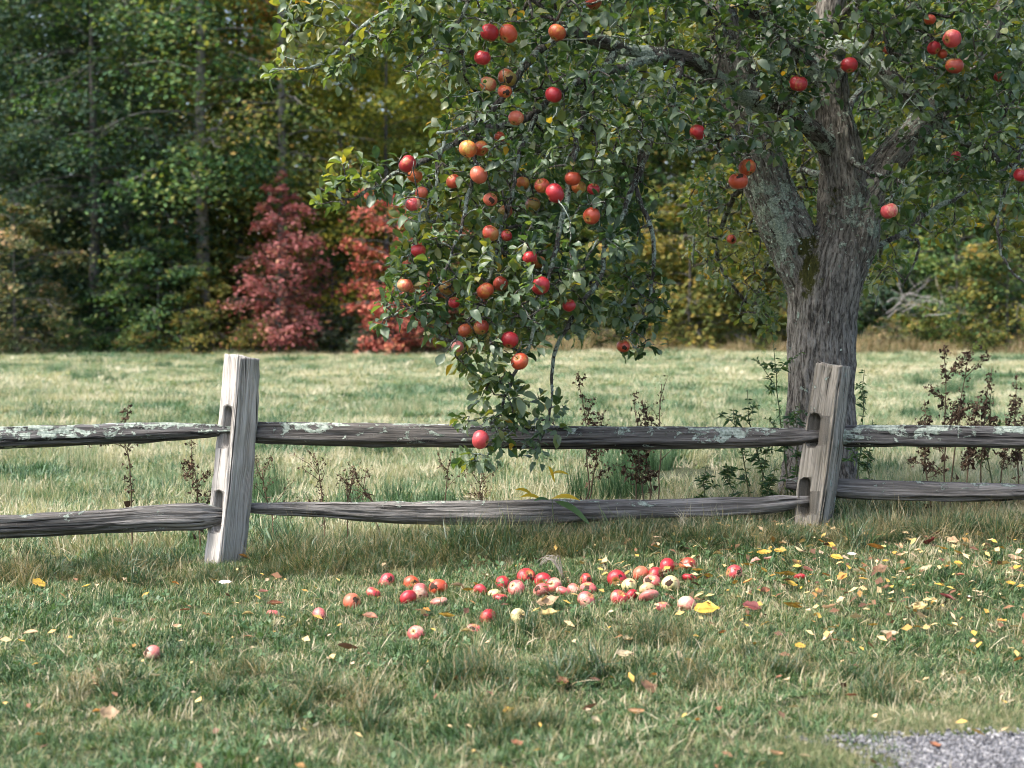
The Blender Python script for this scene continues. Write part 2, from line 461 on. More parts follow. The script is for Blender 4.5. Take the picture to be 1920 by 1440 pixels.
# ------------------------------------------------------------------ scatter of uncountable stuff
def proto_collection(name, meshes):
    c = bpy.data.collections.new(name)
    for k, me in enumerate(meshes):
        o = bpy.data.objects.new('%s_%02d' % (name, k), me); c.objects.link(o)
    return c
def scatter(name, pts, rot, scl, idx, coll, label, cat):
    me = bpy.data.meshes.new(name)
    me.vertices.add(len(pts)); me.vertices.foreach_set('co', np.asarray(pts, np.float32).ravel())
    a = me.attributes.new('rot', 'FLOAT_VECTOR', 'POINT'); a.data.foreach_set('vector', np.asarray(rot, np.float32).ravel())
    a = me.attributes.new('scl', 'FLOAT_VECTOR', 'POINT'); a.data.foreach_set('vector', np.asarray(scl, np.float32).ravel())
    a = me.attributes.new('pick', 'INT', 'POINT'); a.data.foreach_set('value', np.asarray(idx, np.int32))
    me.update()
    o = obj(name, me); tag(o, label, cat, None, 'stuff')
    g = bpy.data.node_groups.new(name, 'GeometryNodeTree')
    g.interface.new_socket('Geometry', in_out='INPUT', socket_type='NodeSocketGeometry')
    g.interface.new_socket('Geometry', in_out='OUTPUT', socket_type='NodeSocketGeometry')
    gi = g.nodes.new('NodeGroupInput'); go = g.nodes.new('NodeGroupOutput')
    ci = g.nodes.new('GeometryNodeCollectionInfo'); ci.inputs['Collection'].default_value = coll
    ci.inputs['Separate Children'].default_value = True; ci.inputs['Reset Children'].default_value = True
    ip = g.nodes.new('GeometryNodeInstanceOnPoints'); ip.inputs['Pick Instance'].default_value = True
    def na(nm, t):
        n = g.nodes.new('GeometryNodeInputNamedAttribute'); n.data_type = t; n.inputs['Name'].default_value = nm; return n.outputs['Attribute']
    g.links.new(gi.outputs[0], ip.inputs['Points'])
    g.links.new(ci.outputs[0], ip.inputs['Instance'])
    g.links.new(na('pick', 'INT'), ip.inputs['Instance Index'])
    g.links.new(na('rot', 'FLOAT_VECTOR'), ip.inputs['Rotation'])
    g.links.new(na('scl', 'FLOAT_VECTOR'), ip.inputs['Scale'])
    g.links.new(ip.outputs[0], go.inputs[0])
    md = o.modifiers.new('scatter', 'NODES'); md.node_group = g
    return o

def blades(n, r, hmin, hmax, w, lean, droop, tone_fn, rr, seg=3, clump=0):
    """n bent blades growing in a soft-edged round patch of radius r, gathered into clumps"""
    if clump:
        m = clump; ca = rr.uniform(0, 2 * np.pi, m); cd = r * np.sqrt(rr.uniform(0, 1, m)) * 1.05
        cc = np.stack([cd * np.cos(ca), cd * np.sin(ca)], -1); k = rr.integers(0, m, n)
        xy = cc[k] + rr.normal(0, 1, (n, 2)) * (0.55 * r / math.sqrt(m)) ; hs = (0.6 + 0.8 * rr.uniform(0, 1, m))[k]; ts = rr.normal(0, 0.09, m)[k]
        cdir = rr.uniform(0, 2 * np.pi, m)[k] + rr.normal(0, 0.9, n)
    else:
        a = rr.uniform(0, 2 * np.pi, n); d = r * np.sqrt(rr.uniform(0, 1, n)); xy = np.stack([d * np.cos(a), d * np.sin(a)], -1); hs = np.ones(n); ts = np.zeros(n); cdir = rr.uniform(0, 2 * np.pi, n)
    base = np.concatenate([xy, np.full((n, 1), -0.012)], 1)
    h = rr.uniform(hmin, hmax, n) * hs; dirn = cdir
    le = np.abs(rr.normal(lean * 0.75, lean * 0.45, n)); dr = np.abs(rr.normal(0, droop, n))
    hd = np.stack([np.cos(dirn), np.sin(dirn), 0 * dirn], -1)
    tw = dirn + np.pi / 2 + rr.normal(0, 0.7, n)
    sd = np.stack([np.cos(tw), np.sin(tw), 0.25 * rr.normal(0, 1, n)], -1)
    V = []; ww = w * rr.uniform(0.6, 1.3, n)
    p = base.copy(); ang = le.copy()
    for k in range(seg + 1):
        t = k / seg
        wk = ww * (1 - t ** 1.6) * (0.75 + 0.6 * t)
        if k < seg:
            V += [p - sd * wk[:, None] / 2, p + sd * wk[:, None] / 2]
        else:
            V += [p]
        st = (h / seg)[:, None]
        p = p + st * (hd * np.sin(np.minimum(ang, 1.75))[:, None] + np.array((0, 0, 1.0)) * np.cos(np.minimum(ang, 1.75))[:, None])
        ang = ang + dr * 1.2 / seg * (1 + k)
    m = len(V); V = np.stack(V, 1)
    o = (np.arange(n) * m)[:, None]
    q = np.concatenate([o + np.array([[2 * k, 2 * k + 1, 2 * k + 3, 2 * k + 2]]) for k in range(seg - 1)])
    t3 = o + np.array([[2 * seg - 2, 2 * seg - 1, 2 * seg]])
    tone = np.repeat(np.clip(tone_fn(n, rr) + ts, 0, 1), m)
    return V.reshape(-1, 3), [q, t3], tone
def tuft(name, mat, specs, seed):
    rr = np.random.default_rng(seed); G = Geo()
    for s in specs:
        cl = 0
        if len(s) == 9: cl = s[8]; s = s[:8]
        V, F, t = blades(*s, rr, clump=cl); G.add(V, F, tone=t)
    return G.mesh(name, [mat])
def tn(lo, hi): return lambda n, rr: rr.uniform(lo, hi, n)
PR = 0.2     # radius of one patch of turf
def clover_into(G, rr, n):
    for _ in range(n):
        a, d = rr.uniform(0, 6.28), PR * 0.6 * math.sqrt(rr.uniform())
        c = np.array((d * math.cos(a), d * math.sin(a), rr.uniform(0.012, 0.036)))
        s = rr.uniform(0.008, 0.016); tilt = rr.normal(0, 0.35, 2); rot = rr.uniform(0, 6.28)
        for q in range(3):
            b = rot + q * 2.094
            dv = np.array((math.cos(b), math.sin(b), 0.25)); sv = np.array((-math.sin(b), math.cos(b), 0))
            V = np.array([c, c + dv * s * 0.6 + sv * s * 0.45, c + dv * s * 1.1, c + dv * s * 0.6 - sv * s * 0.45])
            V[:, 2] += (V[:, 0] - c[0]) * tilt[0] + (V[:, 1] - c[1]) * tilt[1]
            G.add(V, np.array([[0, 1, 2, 3]]), tone=rr.uniform(0.15, 0.5))
def patch(name, mat, specs, seed, clov=0):
    rr = np.random.default_rng(seed); G = Geo()
    for s in specs:
        V, F, t = blades(*s[:8], rr, clump=s[8]); G.add(V, F, tone=t)
    if clov: clover_into(G, rr, clov)
    return G.mesh(name, [mat])
lawn_p = []
for k in range(6):      # ordinary short grass with some straw
    lawn_p.append(patch('lawn_patch', M['lawn'], [(2100, PR, 0.012, 0.038, 0.0038, 0.85, 0.9, tn(0.0, 0.68), 80), (330, PR, 0.015, 0.045, 0.0032, 1.2, 0.5, tn(0.74, 1.0), 30), (18, PR, 0.05, 0.08, 0.0022, 1.0, 0.5, tn(0.8, 1.0), 18)], 10 + k, 0))
for k in range(4):      # thatch: mostly straw lying flat
    lawn_p.append(patch('thatch_patch', M['lawn'], [(1300, PR, 0.012, 0.036, 0.0038, 0.85, 0.8, tn(0.15, 0.68), 60), (640, PR, 0.02, 0.058, 0.0028, 1.25, 0.3, tn(0.74, 1.0), 40)], 30 + k))
for k in range(3):      # lush, broader blades
    lawn_p.append(patch('lush_patch', M['lawn'], [(1300, PR, 0.02, 0.055, 0.005, 0.7, 0.9, tn(0.0, 0.55), 50), (160, PR, 0.02, 0.06, 0.003, 1.0, 0.5, tn(0.75, 1.0), 20)], 40 + k, 6 if k else 30))
lawn_c = proto_collection('lawn_patch', lawn_p)

def zs(x, y): return terrain(x, y)
def scatter_pts(n, x0, x1, y0, y1, margin=0.3, dens=None):
    """points in the wedge that the camera sees, plus a margin"""
    out = []
    tot = 0
    while tot < n:
        y = rng.uniform(y0, y1, n * 2); x = rng.uniform(x0, x1, n * 2)
        k = (np.abs(x) < 0.335 * y + margin)
        if dens is not None: k &= rng.uniform(0, 1, n * 2) < dens(x, y)
        out.append(np.stack([x[k], y[k]], -1)); tot += k.sum()
    q = np.concatenate(out)[:n]
    return q[:, 0], q[:, 1]

# a few places where the turf is worn thin, and lush patches, follow smooth fields
def field(x, y, s, o): return 0.5 + 0.5 * np.sin(s * x + o + 1.7 * np.sin(s * 0.8 * y + o)) * np.cos(s * 1.1 * y - o + 1.3 * np.sin(s * 0.7 * x))
def slope_rot(x, y, n, j=0.05):
    e = 0.05; gx = (terrain(x + e, y) - terrain(x - e, y)) / (2 * e); gy = (terrain(x, y + e) - terrain(x, y - e)) / (2 * e)
    yaw = rng.uniform(0, 6.28, n); out = np.zeros((n, 3))
    for i in range(n):
        q = Vector((-gx[i] + rng.normal(0, j), -gy[i] + rng.normal(0, j), 1)).to_track_quat('Z', 'Y').to_matrix() @ Matrix.Rotation(yaw[i], 3, 'Z')
        out[i] = q.to_euler()
    return out
gx, gy = np.meshgrid(np.arange(-3.2, 3.2, 0.155), np.arange(3.0, 6.9, 0.155))
x = gx.ravel() + rng.uniform(-0.05, 0.05, gx.size); y = gy.ravel() + rng.uniform(-0.05, 0.05, gx.size)
k = np.abs(x) < 0.335 * y + 0.45; x, y = x[k], y[k]
k = ~gravel_in(x, y) & ~gravel_in(x, y - 0.13) & ~gravel_in(x + 0.13, y)
x, y = x[k], y[k]; n = len(x)
u = rng.uniform(0, 1, n); th = field(x, y, 2.1, 0.4); lu = field(x, y, 3.3, 2.2)
strawy = 0.08 + 0.4 * th * sstep(-0.6, 1.0, x + 0.4) + 0.2 * th
idx = np.where(u < strawy, rng.integers(6, 10, n), rng.integers(0, 6, n))
v = rng.uniform(0, 1, n)
idx = np.where((v < 0.10 + 0.25 * (lu > 0.68)) & (u > strawy), rng.integers(10, 13, n), idx)
s = rng.uniform(0.85, 1.15, n)
# small pieces of turf break up the edge of the gravel
ne = 1300; ex = rng.uniform(0.6, 2.3, ne); ey = rng.uniform(3.6, 4.2, ne); kk = ~gravel_in(ex, ey) & ~gravel_in(ex, ey - 0.05) & ~gravel_in(ex + 0.05, ey) & (gravel_in(ex, ey - 0.24) | gravel_in(ex + 0.24, ey))
x = np.concatenate([x, ex[kk]]); y = np.concatenate([y, ey[kk]]); idx = np.concatenate([idx, rng.integers(0, 10, kk.sum())]); s = np.concatenate([s, rng.uniform(0.25, 0.45, kk.sum())])
ne = 5; x = np.concatenate([x, rng.uniform(0.9, 1.9, ne)]); y = np.concatenate([y, rng.uniform(3.55, 3.8, ne)]); idx = np.concatenate([idx, np.full(ne, 1)]); s = np.concatenate([s, np.full(ne, 0.16)])
n = len(x)
hz = np.where(s < 0.5, 1.5, 1.0) * rng.uniform(0.75, 1.25, n)
scatter('lawn_grass', np.stack([x, y, zs(x, y)], -1), slope_rot(x, y, n), np.stack([s, s, s * hz], -1), idx, lawn_c, 'short mown grass mixed with straw in front of the fence', 'grass')

# tall rank grass along the fence line and loose tussocks in the lawn
tall_p = []
for k in range(6):
    tall_p.append(tuft('tall_tuft', M['tall'], [(95, 0.08, 0.12, 0.3, 0.0065, 0.5, 1.3, tn(0.0, 0.5)), (34, 0.09, 0.1, 0.3, 0.0036, 0.8, 1.0, tn(0.72, 1.0))], 70 + k))
for k in range(3):
    tall_p.append(tuft('straw_tuft', M['tall'], [(30, 0.08, 0.1, 0.26, 0.005, 0.5, 1.1, tn(0.1, 0.5)), (80, 0.1, 0.12, 0.34, 0.0036, 0.8, 1.0, tn(0.64, 1.0))], 80 + k))
for k in range(2):   # wispy standing stalks
    tall_p.append(tuft('stalk_tuft', M['tall'], [(7, 0.06, 0.25, 0.45, 0.0022, 0.25, 0.25, tn(0.78, 1.0))], 90 + k))
tall_c = proto_collection('tall_tuft', tall_p)
n = 1500
x = rng.uniform(-3.0, 3.0, n); y = 6.46 + 0.06 * sstep(0.4, 1.4, x) + rng.normal(0.0, 0.13, n)
s = rng.uniform(0.42, 0.86, n) * np.exp(-((y - 6.46) / 0.26) ** 2) * (1 - 0.5 * sstep(0.1, 0.8, x)) * (1 - 0.45 * (1 - sstep(-1.05, -0.75, x)))
s = s * (0.7 + 0.3 * sstep(-1.6, -0.4, x)) * (0.75 + 0.5 * field(x, y * 0.3, 4.1, 0.3))
k = (s > 0.2)
x, y, s = x[k], y[k], s[k]
# tussocks seen in the lawn: (photo px, spread px, count, size)
tx, ty, ts, ti = [], [], [], []
for (px, py, sp, c, sz) in [(880, 1290, 60, 16, 0.55), (620, 1330, 90, 16, 0.5), (1080, 1270, 45, 10, 0.55), (1230, 1210, 60, 14, 0.42), (1300, 1275, 90, 14, 0.42), (250, 1080, 90, 26, 0.55), (60, 1090, 60, 18, 0.55), (540, 1060, 60, 26, 0.7), (1490, 1265, 60, 10, 0.4), (980, 1190, 70, 8, 0.4), (130, 1300, 80, 10, 0.45), (1660, 1300, 90, 10, 0.4), (440, 1280, 60, 8, 0.45), (1000, 1360, 90, 12, 0.45), (1700, 1010, 120, 30, 0.6), (1850, 1000, 60, 20, 0.6)]:
    g0 = ground_at(px, py)
    for _ in range(c):
        tx.append(g0[0] + rng.normal(0, sp / FPX * g0[1] * 0.6)); ty.append(g0[1] + rng.normal(0, 0.1)); ts.append(sz * rng.uniform(0.6, 1.15))
bx_ = rng.uniform(-2.6, 2.8, 260); by_ = rng.uniform(6.92, 7.45, 260); bs_ = rng.uniform(0.35, 0.75, 260) * (0.6 + 0.5 * sstep(0.2, 1.2, bx_))
nb_ = 260
x = np.concatenate([x, tx, bx_]); y = np.concatenate([y, ty, by_]); s = np.concatenate([s, ts, bs_]); n = len(x)
u = rng.uniform(0, 1, n)
idx = np.where(u < 0.7, rng.integers(0, 6, n), np.where(u < 0.93, rng.integers(6, 9, n), rng.integers(9, 11, n)))
idx[-nb_:] = rng.choice([1, 6, 7, 8, 9, 10, 9, 10], nb_)
rot = np.stack([rng.normal(0.0, 0.22, n), rng.normal(0, 0.22, n), rng.uniform(0, 6.28, n)], -1)
scatter('tall_grass', np.stack([x, y, zs(x, y)], -1), rot, np.stack([s, s, s], -1), idx, tall_c, 'tall rank grass growing along the foot of the fence', 'grass')

# meadow behind the fence
mead_p = []
MR = 0.5
for k in range(6):
    mead_p.append(patch('meadow_patch', M['meadow'], [(1900, MR, 0.03, 0.085, 0.0085, 0.85, 0.8, tn(0.34, 0.7), 70), (560, MR, 0.04, 0.11, 0.0065, 1.1, 0.4, tn(0.74, 1.0), 30)], 110 + k))
for k in range(5):
    mead_p.append(patch('meadow_straw', M['meadow'], [(1100, MR, 0.03, 0.085, 0.008, 0.8, 0.8, tn(0.38, 0.7), 50), (1250, MR, 0.05, 0.13, 0.006, 1.1, 0.35, tn(0.76, 1.0), 40)], 130 + k))
for k in range(2):
    mead_p.append(patch('meadow_lush', M['meadow'], [(1400, MR, 0.06, 0.16, 0.009, 0.5, 0.7, tn(0.16, 0.5), 40)], 150 + k))
mead_c = proto_collection('meadow_patch', mead_p)
n = 2600
yy = 7.1 + 36 * rng.uniform(0, 1, n * 8) ** 1.25
xx = rng.uniform(-1, 1, n * 8) * 15.5
keep = np.abs(xx) < 0.335 * yy + 0.7
keep &= rng.uniform(0, 1, n * 8) < 1.0 - 0.5 * sstep(12, 30, yy)
x, y = xx[keep][:n], yy[keep][:n]; n = len(x)
th = field(x, y, 0.8, 0.9) * 0.5 + 0.5 * field(x, y, 0.31, 2.0); u = rng.uniform(0, 1, n)
near = 1 - sstep(8, 17, y)
idx = np.where(u < 0.15 + 0.5 * th + 0.2 * near, rng.integers(6, 11, n), rng.integers(0, 6, n))
idx = np.where(rng.uniform(0, 1, n) < 0.06, rng.integers(11, 13, n), idx)
s = rng.uniform(0.8, 1.2, n) * (0.8 + 0.9 * sstep(10, 30, y))
mh = rng.uniform(0.7, 1.2, n); tus = rng.uniform(0, 1, n) < 0.05
s = np.where(tus, rng.uniform(0.3, 0.55, n), s); mh = np.where(tus, rng.uniform(1.4, 2.2, n), mh); idx = np.where(tus, rng.integers(6, 13, n), idx)
scatter('meadow_grass', np.stack([x, y, zs(x, y)], -1), slope_rot(x, y, n, 0.03), np.stack([s, s, mh], -1), idx, mead_c, 'pale green and straw meadow grass between the fence and the wood', 'grass')

# dry grass fringe at the foot of the wood
dry_p = []
for k in range(6):
    dry_p.append(tuft('dry_tuft', M['drygrass'], [(70, 0.35, 0.25, 0.8, 0.016, 0.35, 0.7, tn(0.3, 1.0)), (60, 0.35, 0.2, 0.7, 0.022, 0.5, 0.8, tn(0.0, 0.4))], 170 + k))
dry_c = proto_collection('dry_tuft', dry_p)
n = 2600
x = rng.uniform(-16, 18, n); y = 40.8 + rng.normal(0, 1.3, n)
w = (0.3 + 0.5 * sstep(-4.0, 1.0, x)) * (0.55 + 0.8 * field(x, y, 0.9, 0.2))
s = rng.uniform(0.45, 1.0, n) * w
rot = np.stack([rng.normal(0, 0.12, n), rng.normal(0, 0.12, n), rng.uniform(0, 6.28, n)], -1)
scatter('dry_grass', np.stack([x, y, zs(x, y)], -1), rot, np.stack([s, s, s], -1), rng.integers(0, 6, n), dry_c, 'tan dry grass fringe along the foot of the wood', 'grass')

# gravel stones
def pebble(seed):
    rr = np.random.default_rng(seed)
    import bmesh
    bm = bmesh.new(); bmesh.ops.create_icosphere(bm, subdivisions=1, radius=1)
    sc_ = rr.uniform(0.7, 1.2, 3)
    for v in bm.verts:
        v.co = Vector((v.co.x * sc_[0], v.co.y * sc_[1], v.co.z * 0.6)) * rr.uniform(0.8, 1.2)
    me = bpy.data.meshes.new('pebble'); bm.to_mesh(me); bm.free(); me.materials.append(M['pebble']); return me
peb_c = proto_collection('pebble', [pebble(200 + k) for k in range(6)])
n = 40000
x = rng.uniform(0.55, 2.3, n); y = rng.uniform(3.2, 4.04, n)
k = gravel_in(x, y) | (gravel_in(x, y - 0.05) & (rng.uniform(0, 1, n) < 0.15)) | (gravel_in(x + 0.12, y) & (rng.uniform(0, 1, n) < 0.25))
x, y = x[k], y[k]; n = len(x)
s = 0.0026 + 0.005 * rng.uniform(0, 1, n) ** 3
scatter('gravel', np.stack([x, y, zs(x, y) + 0.008], -1), rng.uniform(0, 6.28, (n, 3)), np.stack([s, s, s], -1), rng.integers(0, 6, n), peb_c, 'loose blue grey gravel on the drive in the near corner', 'gravel')

# ------------------------------------------------------------------ the wood behind
def leaf_quads(c, nrm, size, rr):
    """c (N,3) centres, nrm (N,3), size (N) -> bent diamond leaves"""
    n = len(c)
    r = unit(rr.normal(0, 1, (n, 3))); a = unit(np.cross(nrm, r)); b = np.cross(nrm, a)
    s = size[:, None]
    V = np.stack([c - a * s * 0.5, c + b * s * 0.33 + nrm * s * 0.06, c + a * s * 0.5 - nrm * s * 0.12, c - b * s * 0.33 + nrm * s * 0.06], 1)
    o = (np.arange(n) * 4)[:, None]
    return V.reshape(-1, 3), np.concatenate([o + np.array([[0, 1, 2]]), o + np.array([[0, 2, 3]])])

def tree_mesh(seed, H, base, R, nb, sprays, per, leaf, prof, droop=0.25, flat=0.3, trunk_r=0.14, gap=0.0, lean=0.0):
    """returns wood mesh data and leaf mesh data for one tree"""
    rr = np.random.default_rng(seed)
    W = Geo(); C = []; NR = []; S = []; T = []
    nt_ = 14
    zt = np.linspace(-0.2, H * 0.97, nt_)
    tp = np.stack([np.cumsum(rr.normal(0, 0.012 * H / 10, nt_)) + lean * zt / H, np.cumsum(rr.normal(0, 0.012 * H / 10, nt_)), zt], -1)
    W.tube(tp, trunk_r * (1 - 0.93 * np.linspace(0, 1, nt_) ** 1.1) * np.where(zt < 0.1, 1.3, 1), 9)
    for i in range(nb):
        t = (i + rr.uniform(0, 1)) / nb
        z0 = base + (H - base) * t ** 1.35 * 0.96
        ang = i * 2.39996 + rr.normal(0, 0.4)
        ln = R * prof(t) * rr.uniform(0.65, 1.15)
        st = np.array([np.interp(z0, zt, tp[:, 0]), np.interp(z0, zt, tp[:, 1]), z0])
        d = np.array((math.cos(ang), math.sin(ang), 0))
        rise = rr.uniform(0.15, 0.55) * (0.5 + t)
        u = np.linspace(0, 1, 6)[:, None]
        bp = st + d * ln * u + np.array((0, 0, 1.0)) * ln * (rise * u - droop * u ** 2) + rr.normal(0, 0.04 * ln, (6, 3)) * u
        W.tube(bp, np.linspace(max(trunk_r * 0.28 * (1 - t), 0.012), 0.006, 6), 5)
        for q in range(sprays):
            f = rr.uniform(0.25, 1.0) ** 0.7
            side = np.array((-d[1], d[0], 0)) * rr.normal(0, 0.24) * ln * f
            cpt = np.array([np.interp(f, u[:, 0], bp[:, k]) for k in range(3)]) + side
            cpt[2] -= abs(rr.normal(0, 0.06)) * ln
            W.tube(np.array([bp[int(f * 4)], (bp[int(f * 4)] + cpt) / 2 + rr.normal(0, 0.03, 3), cpt]), [0.012, 0.008, 0.004], 3)
            m = int(per * rr.uniform(0.5, 1.3))
            sg = ln * rr.uniform(0.11, 0.2)
            pts = cpt + rr.normal(0, 1, (m, 3)) * np.array((sg, sg, sg * flat))
            pts[:, 2] -= 0.5 * ((pts[:, 0] - cpt[0]) ** 2 + (pts[:, 1] - cpt[1]) ** 2) / max(sg, 0.05) * 0.5
            C.append(pts); NR.append(unit(np.array((0, 0, 1.0)) + rr.normal(0, 0.5, (m, 3)) + d * 0.35))
            S.append(leaf * rr.uniform(0.6, 1.3, m)); T.append(np.clip(rr.normal(0.46 + rr.normal(0, 0.19), 0.15, m), 0, 1))
    C, NR, S, T = map(np.concatenate, (C, NR, S, T))
    k = C[:, 2] > 0.05
    V, F = leaf_quads(C[k], NR[k], S[k], rr)
    return W, (V, F, np.repeat(T[k], 4))
round_p = lambda t: math.sqrt(max(0.05, 1 - (1.5 * t - 0.45) ** 2)) if t < 0.95 else 0.35
cone_p = lambda t: 0.62 + 0.5 * math.sin(3.3 * t + 0.25) if t < 0.6 else 1.05 - 0.95 * (t - 0.6) / 0.4
col_p = lambda t: 0.75 + 0.3 * math.sin(3.1 * t)
def FL(name, a, b, c, d, tr=0.3, tc=(1.5, 1.5, 0.6)):
    return leaf_mat(name, [(0.1, a), (0.4, b), (0.65, c), (0.95, d)], 0.7, 0.18, tr, tc)
F = {
 'teal': FL('leaf_bluegreen', (0.022, 0.050, 0.036), (0.040, 0.081, 0.054), (0.067, 0.112, 0.065), (0.146, 0.157, 0.067), 0.3),
 'green': FL('leaf_green', (0.028, 0.070, 0.031), (0.064, 0.134, 0.051), (0.122, 0.198, 0.067), (0.282, 0.269, 0.077), 0.33),
 'olive': FL('leaf_olive', (0.044, 0.075, 0.025), (0.106, 0.150, 0.043), (0.200, 0.219, 0.060), (0.425, 0.263, 0.088), 0.35),
 'yellow': FL('leaf_yellow', (0.08, 0.125, 0.03), (0.19, 0.24, 0.05), (0.36, 0.35, 0.055), (0.5, 0.4, 0.05), 0.38, (1.2, 1.1, 0.5)),
 'orange': FL('leaf_orange', (0.120, 0.072, 0.026), (0.264, 0.144, 0.048), (0.408, 0.228, 0.054), (0.432, 0.360, 0.084), 0.35, (1.3, 1.0, 0.5)),
 'crimson': FL('leaf_crimson', (0.12, 0.07, 0.045), (0.35, 0.12, 0.115), (0.52, 0.22, 0.2), (0.54, 0.3, 0.18), 0.33, (1.3, 0.85, 0.75)),
 'scarlet': FL('leaf_scarlet', (0.13, 0.06, 0.035), (0.37, 0.1, 0.08), (0.54, 0.18, 0.13), (0.52, 0.3, 0.13), 0.33, (1.3, 0.85, 0.75)),
 'tan': FL('leaf_tan', (0.044, 0.072, 0.033), (0.094, 0.116, 0.050), (0.198, 0.171, 0.083), (0.418, 0.264, 0.143), 0.3),
 'gold': FL('leaf_gold', (0.05, 0.078, 0.022), (0.115, 0.14, 0.036), (0.21, 0.185, 0.048), (0.36, 0.23, 0.05), 0.34, (1.2, 1.1, 0.5)),
 'sage': FL('leaf_sage', (0.044, 0.077, 0.044), (0.099, 0.143, 0.094), (0.165, 0.209, 0.143), (0.242, 0.264, 0.165), 0.3),
}
TV = {}   # tree shapes
def shape(key, *a, **k):
    W, (V, Fc, T) = tree_mesh(*a, **k)
    TV[key] = (W, V, Fc, T)
shape('big_a', 1, 14, 0.9, 3.9, 56, 6, 80, 0.155, round_p, 0.35, 0.42, 0.16)
shape('big_b', 2, 12.5, 0.8, 3.5, 52, 6, 80, 0.15, round_p, 0.4, 0.4, 0.13)
shape('big_c', 3, 15, 1.8, 3.8, 54, 6, 76, 0.155, col_p, 0.3, 0.45, 0.19)
shape('big_d', 4, 12, 0.5, 3.3, 52, 6, 80, 0.145, round_p, 0.45, 0.4, 0.11)
shape('bare', 14, 16, 4.6, 3.6, 44, 6, 72, 0.15, col_p, 0.4, 0.4, 0.2)
shape('sap_a', 5, 4.7, 0.45, 1.14, 54, 4, 36, 0.1, cone_p, 0.15, 0.5, 0.035)
shape('sap_b', 6, 4.0, 0.3, 1.15, 36, 5, 36, 0.105, col_p, 0.2, 0.4, 0.03)
shape('shrub_a', 7, 2.4, 0.1, 1.3, 30, 5, 36, 0.1, round_p, 0.3, 0.4, 0.03)
shape('shrub_b', 8, 3.6, 0.2, 1.7, 36, 6, 36, 0.11, round_p, 0.35, 0.35, 0.04)
shape('shrub_c', 9, 1.3, 0.05, 0.9, 24, 5, 30, 0.08, round_p, 0.2, 0.5, 0.02)
_md = {}
def plant_mesh(key, which, mat):
    k = (key, which, mat.name)
    if k not in _md:
        W, V, Fc, T = TV[key]
        _md[k] = W.mesh(key + '_wood', [mat]) if which == 'w' else np_mesh(key + '_leaf', V, Fc, [mat], False, {'tone': T})
    return _md[k]
def forest(name, key, x, y, s, rz, fol, bark, label, cat, group, sx=1.0, sz=1.0, parts=('trunk', 'crown')):
    t = empty(name, (x, y, float(terrain(x, y))))
    t.rotation_euler = (0, 0, rz); t.scale = (s * sx, s * sx, s * sz)
    tag(t, label, cat, group)
    obj(parts[0], plant_mesh(key, 'w', M[bark]), t)
    obj(parts[1], plant_mesh(key, 'l', F[fol]), t)
    return t
def at_px(px, Y): return (px - 960) / FPX * Y
WG = 'trees of the wood behind the meadow'
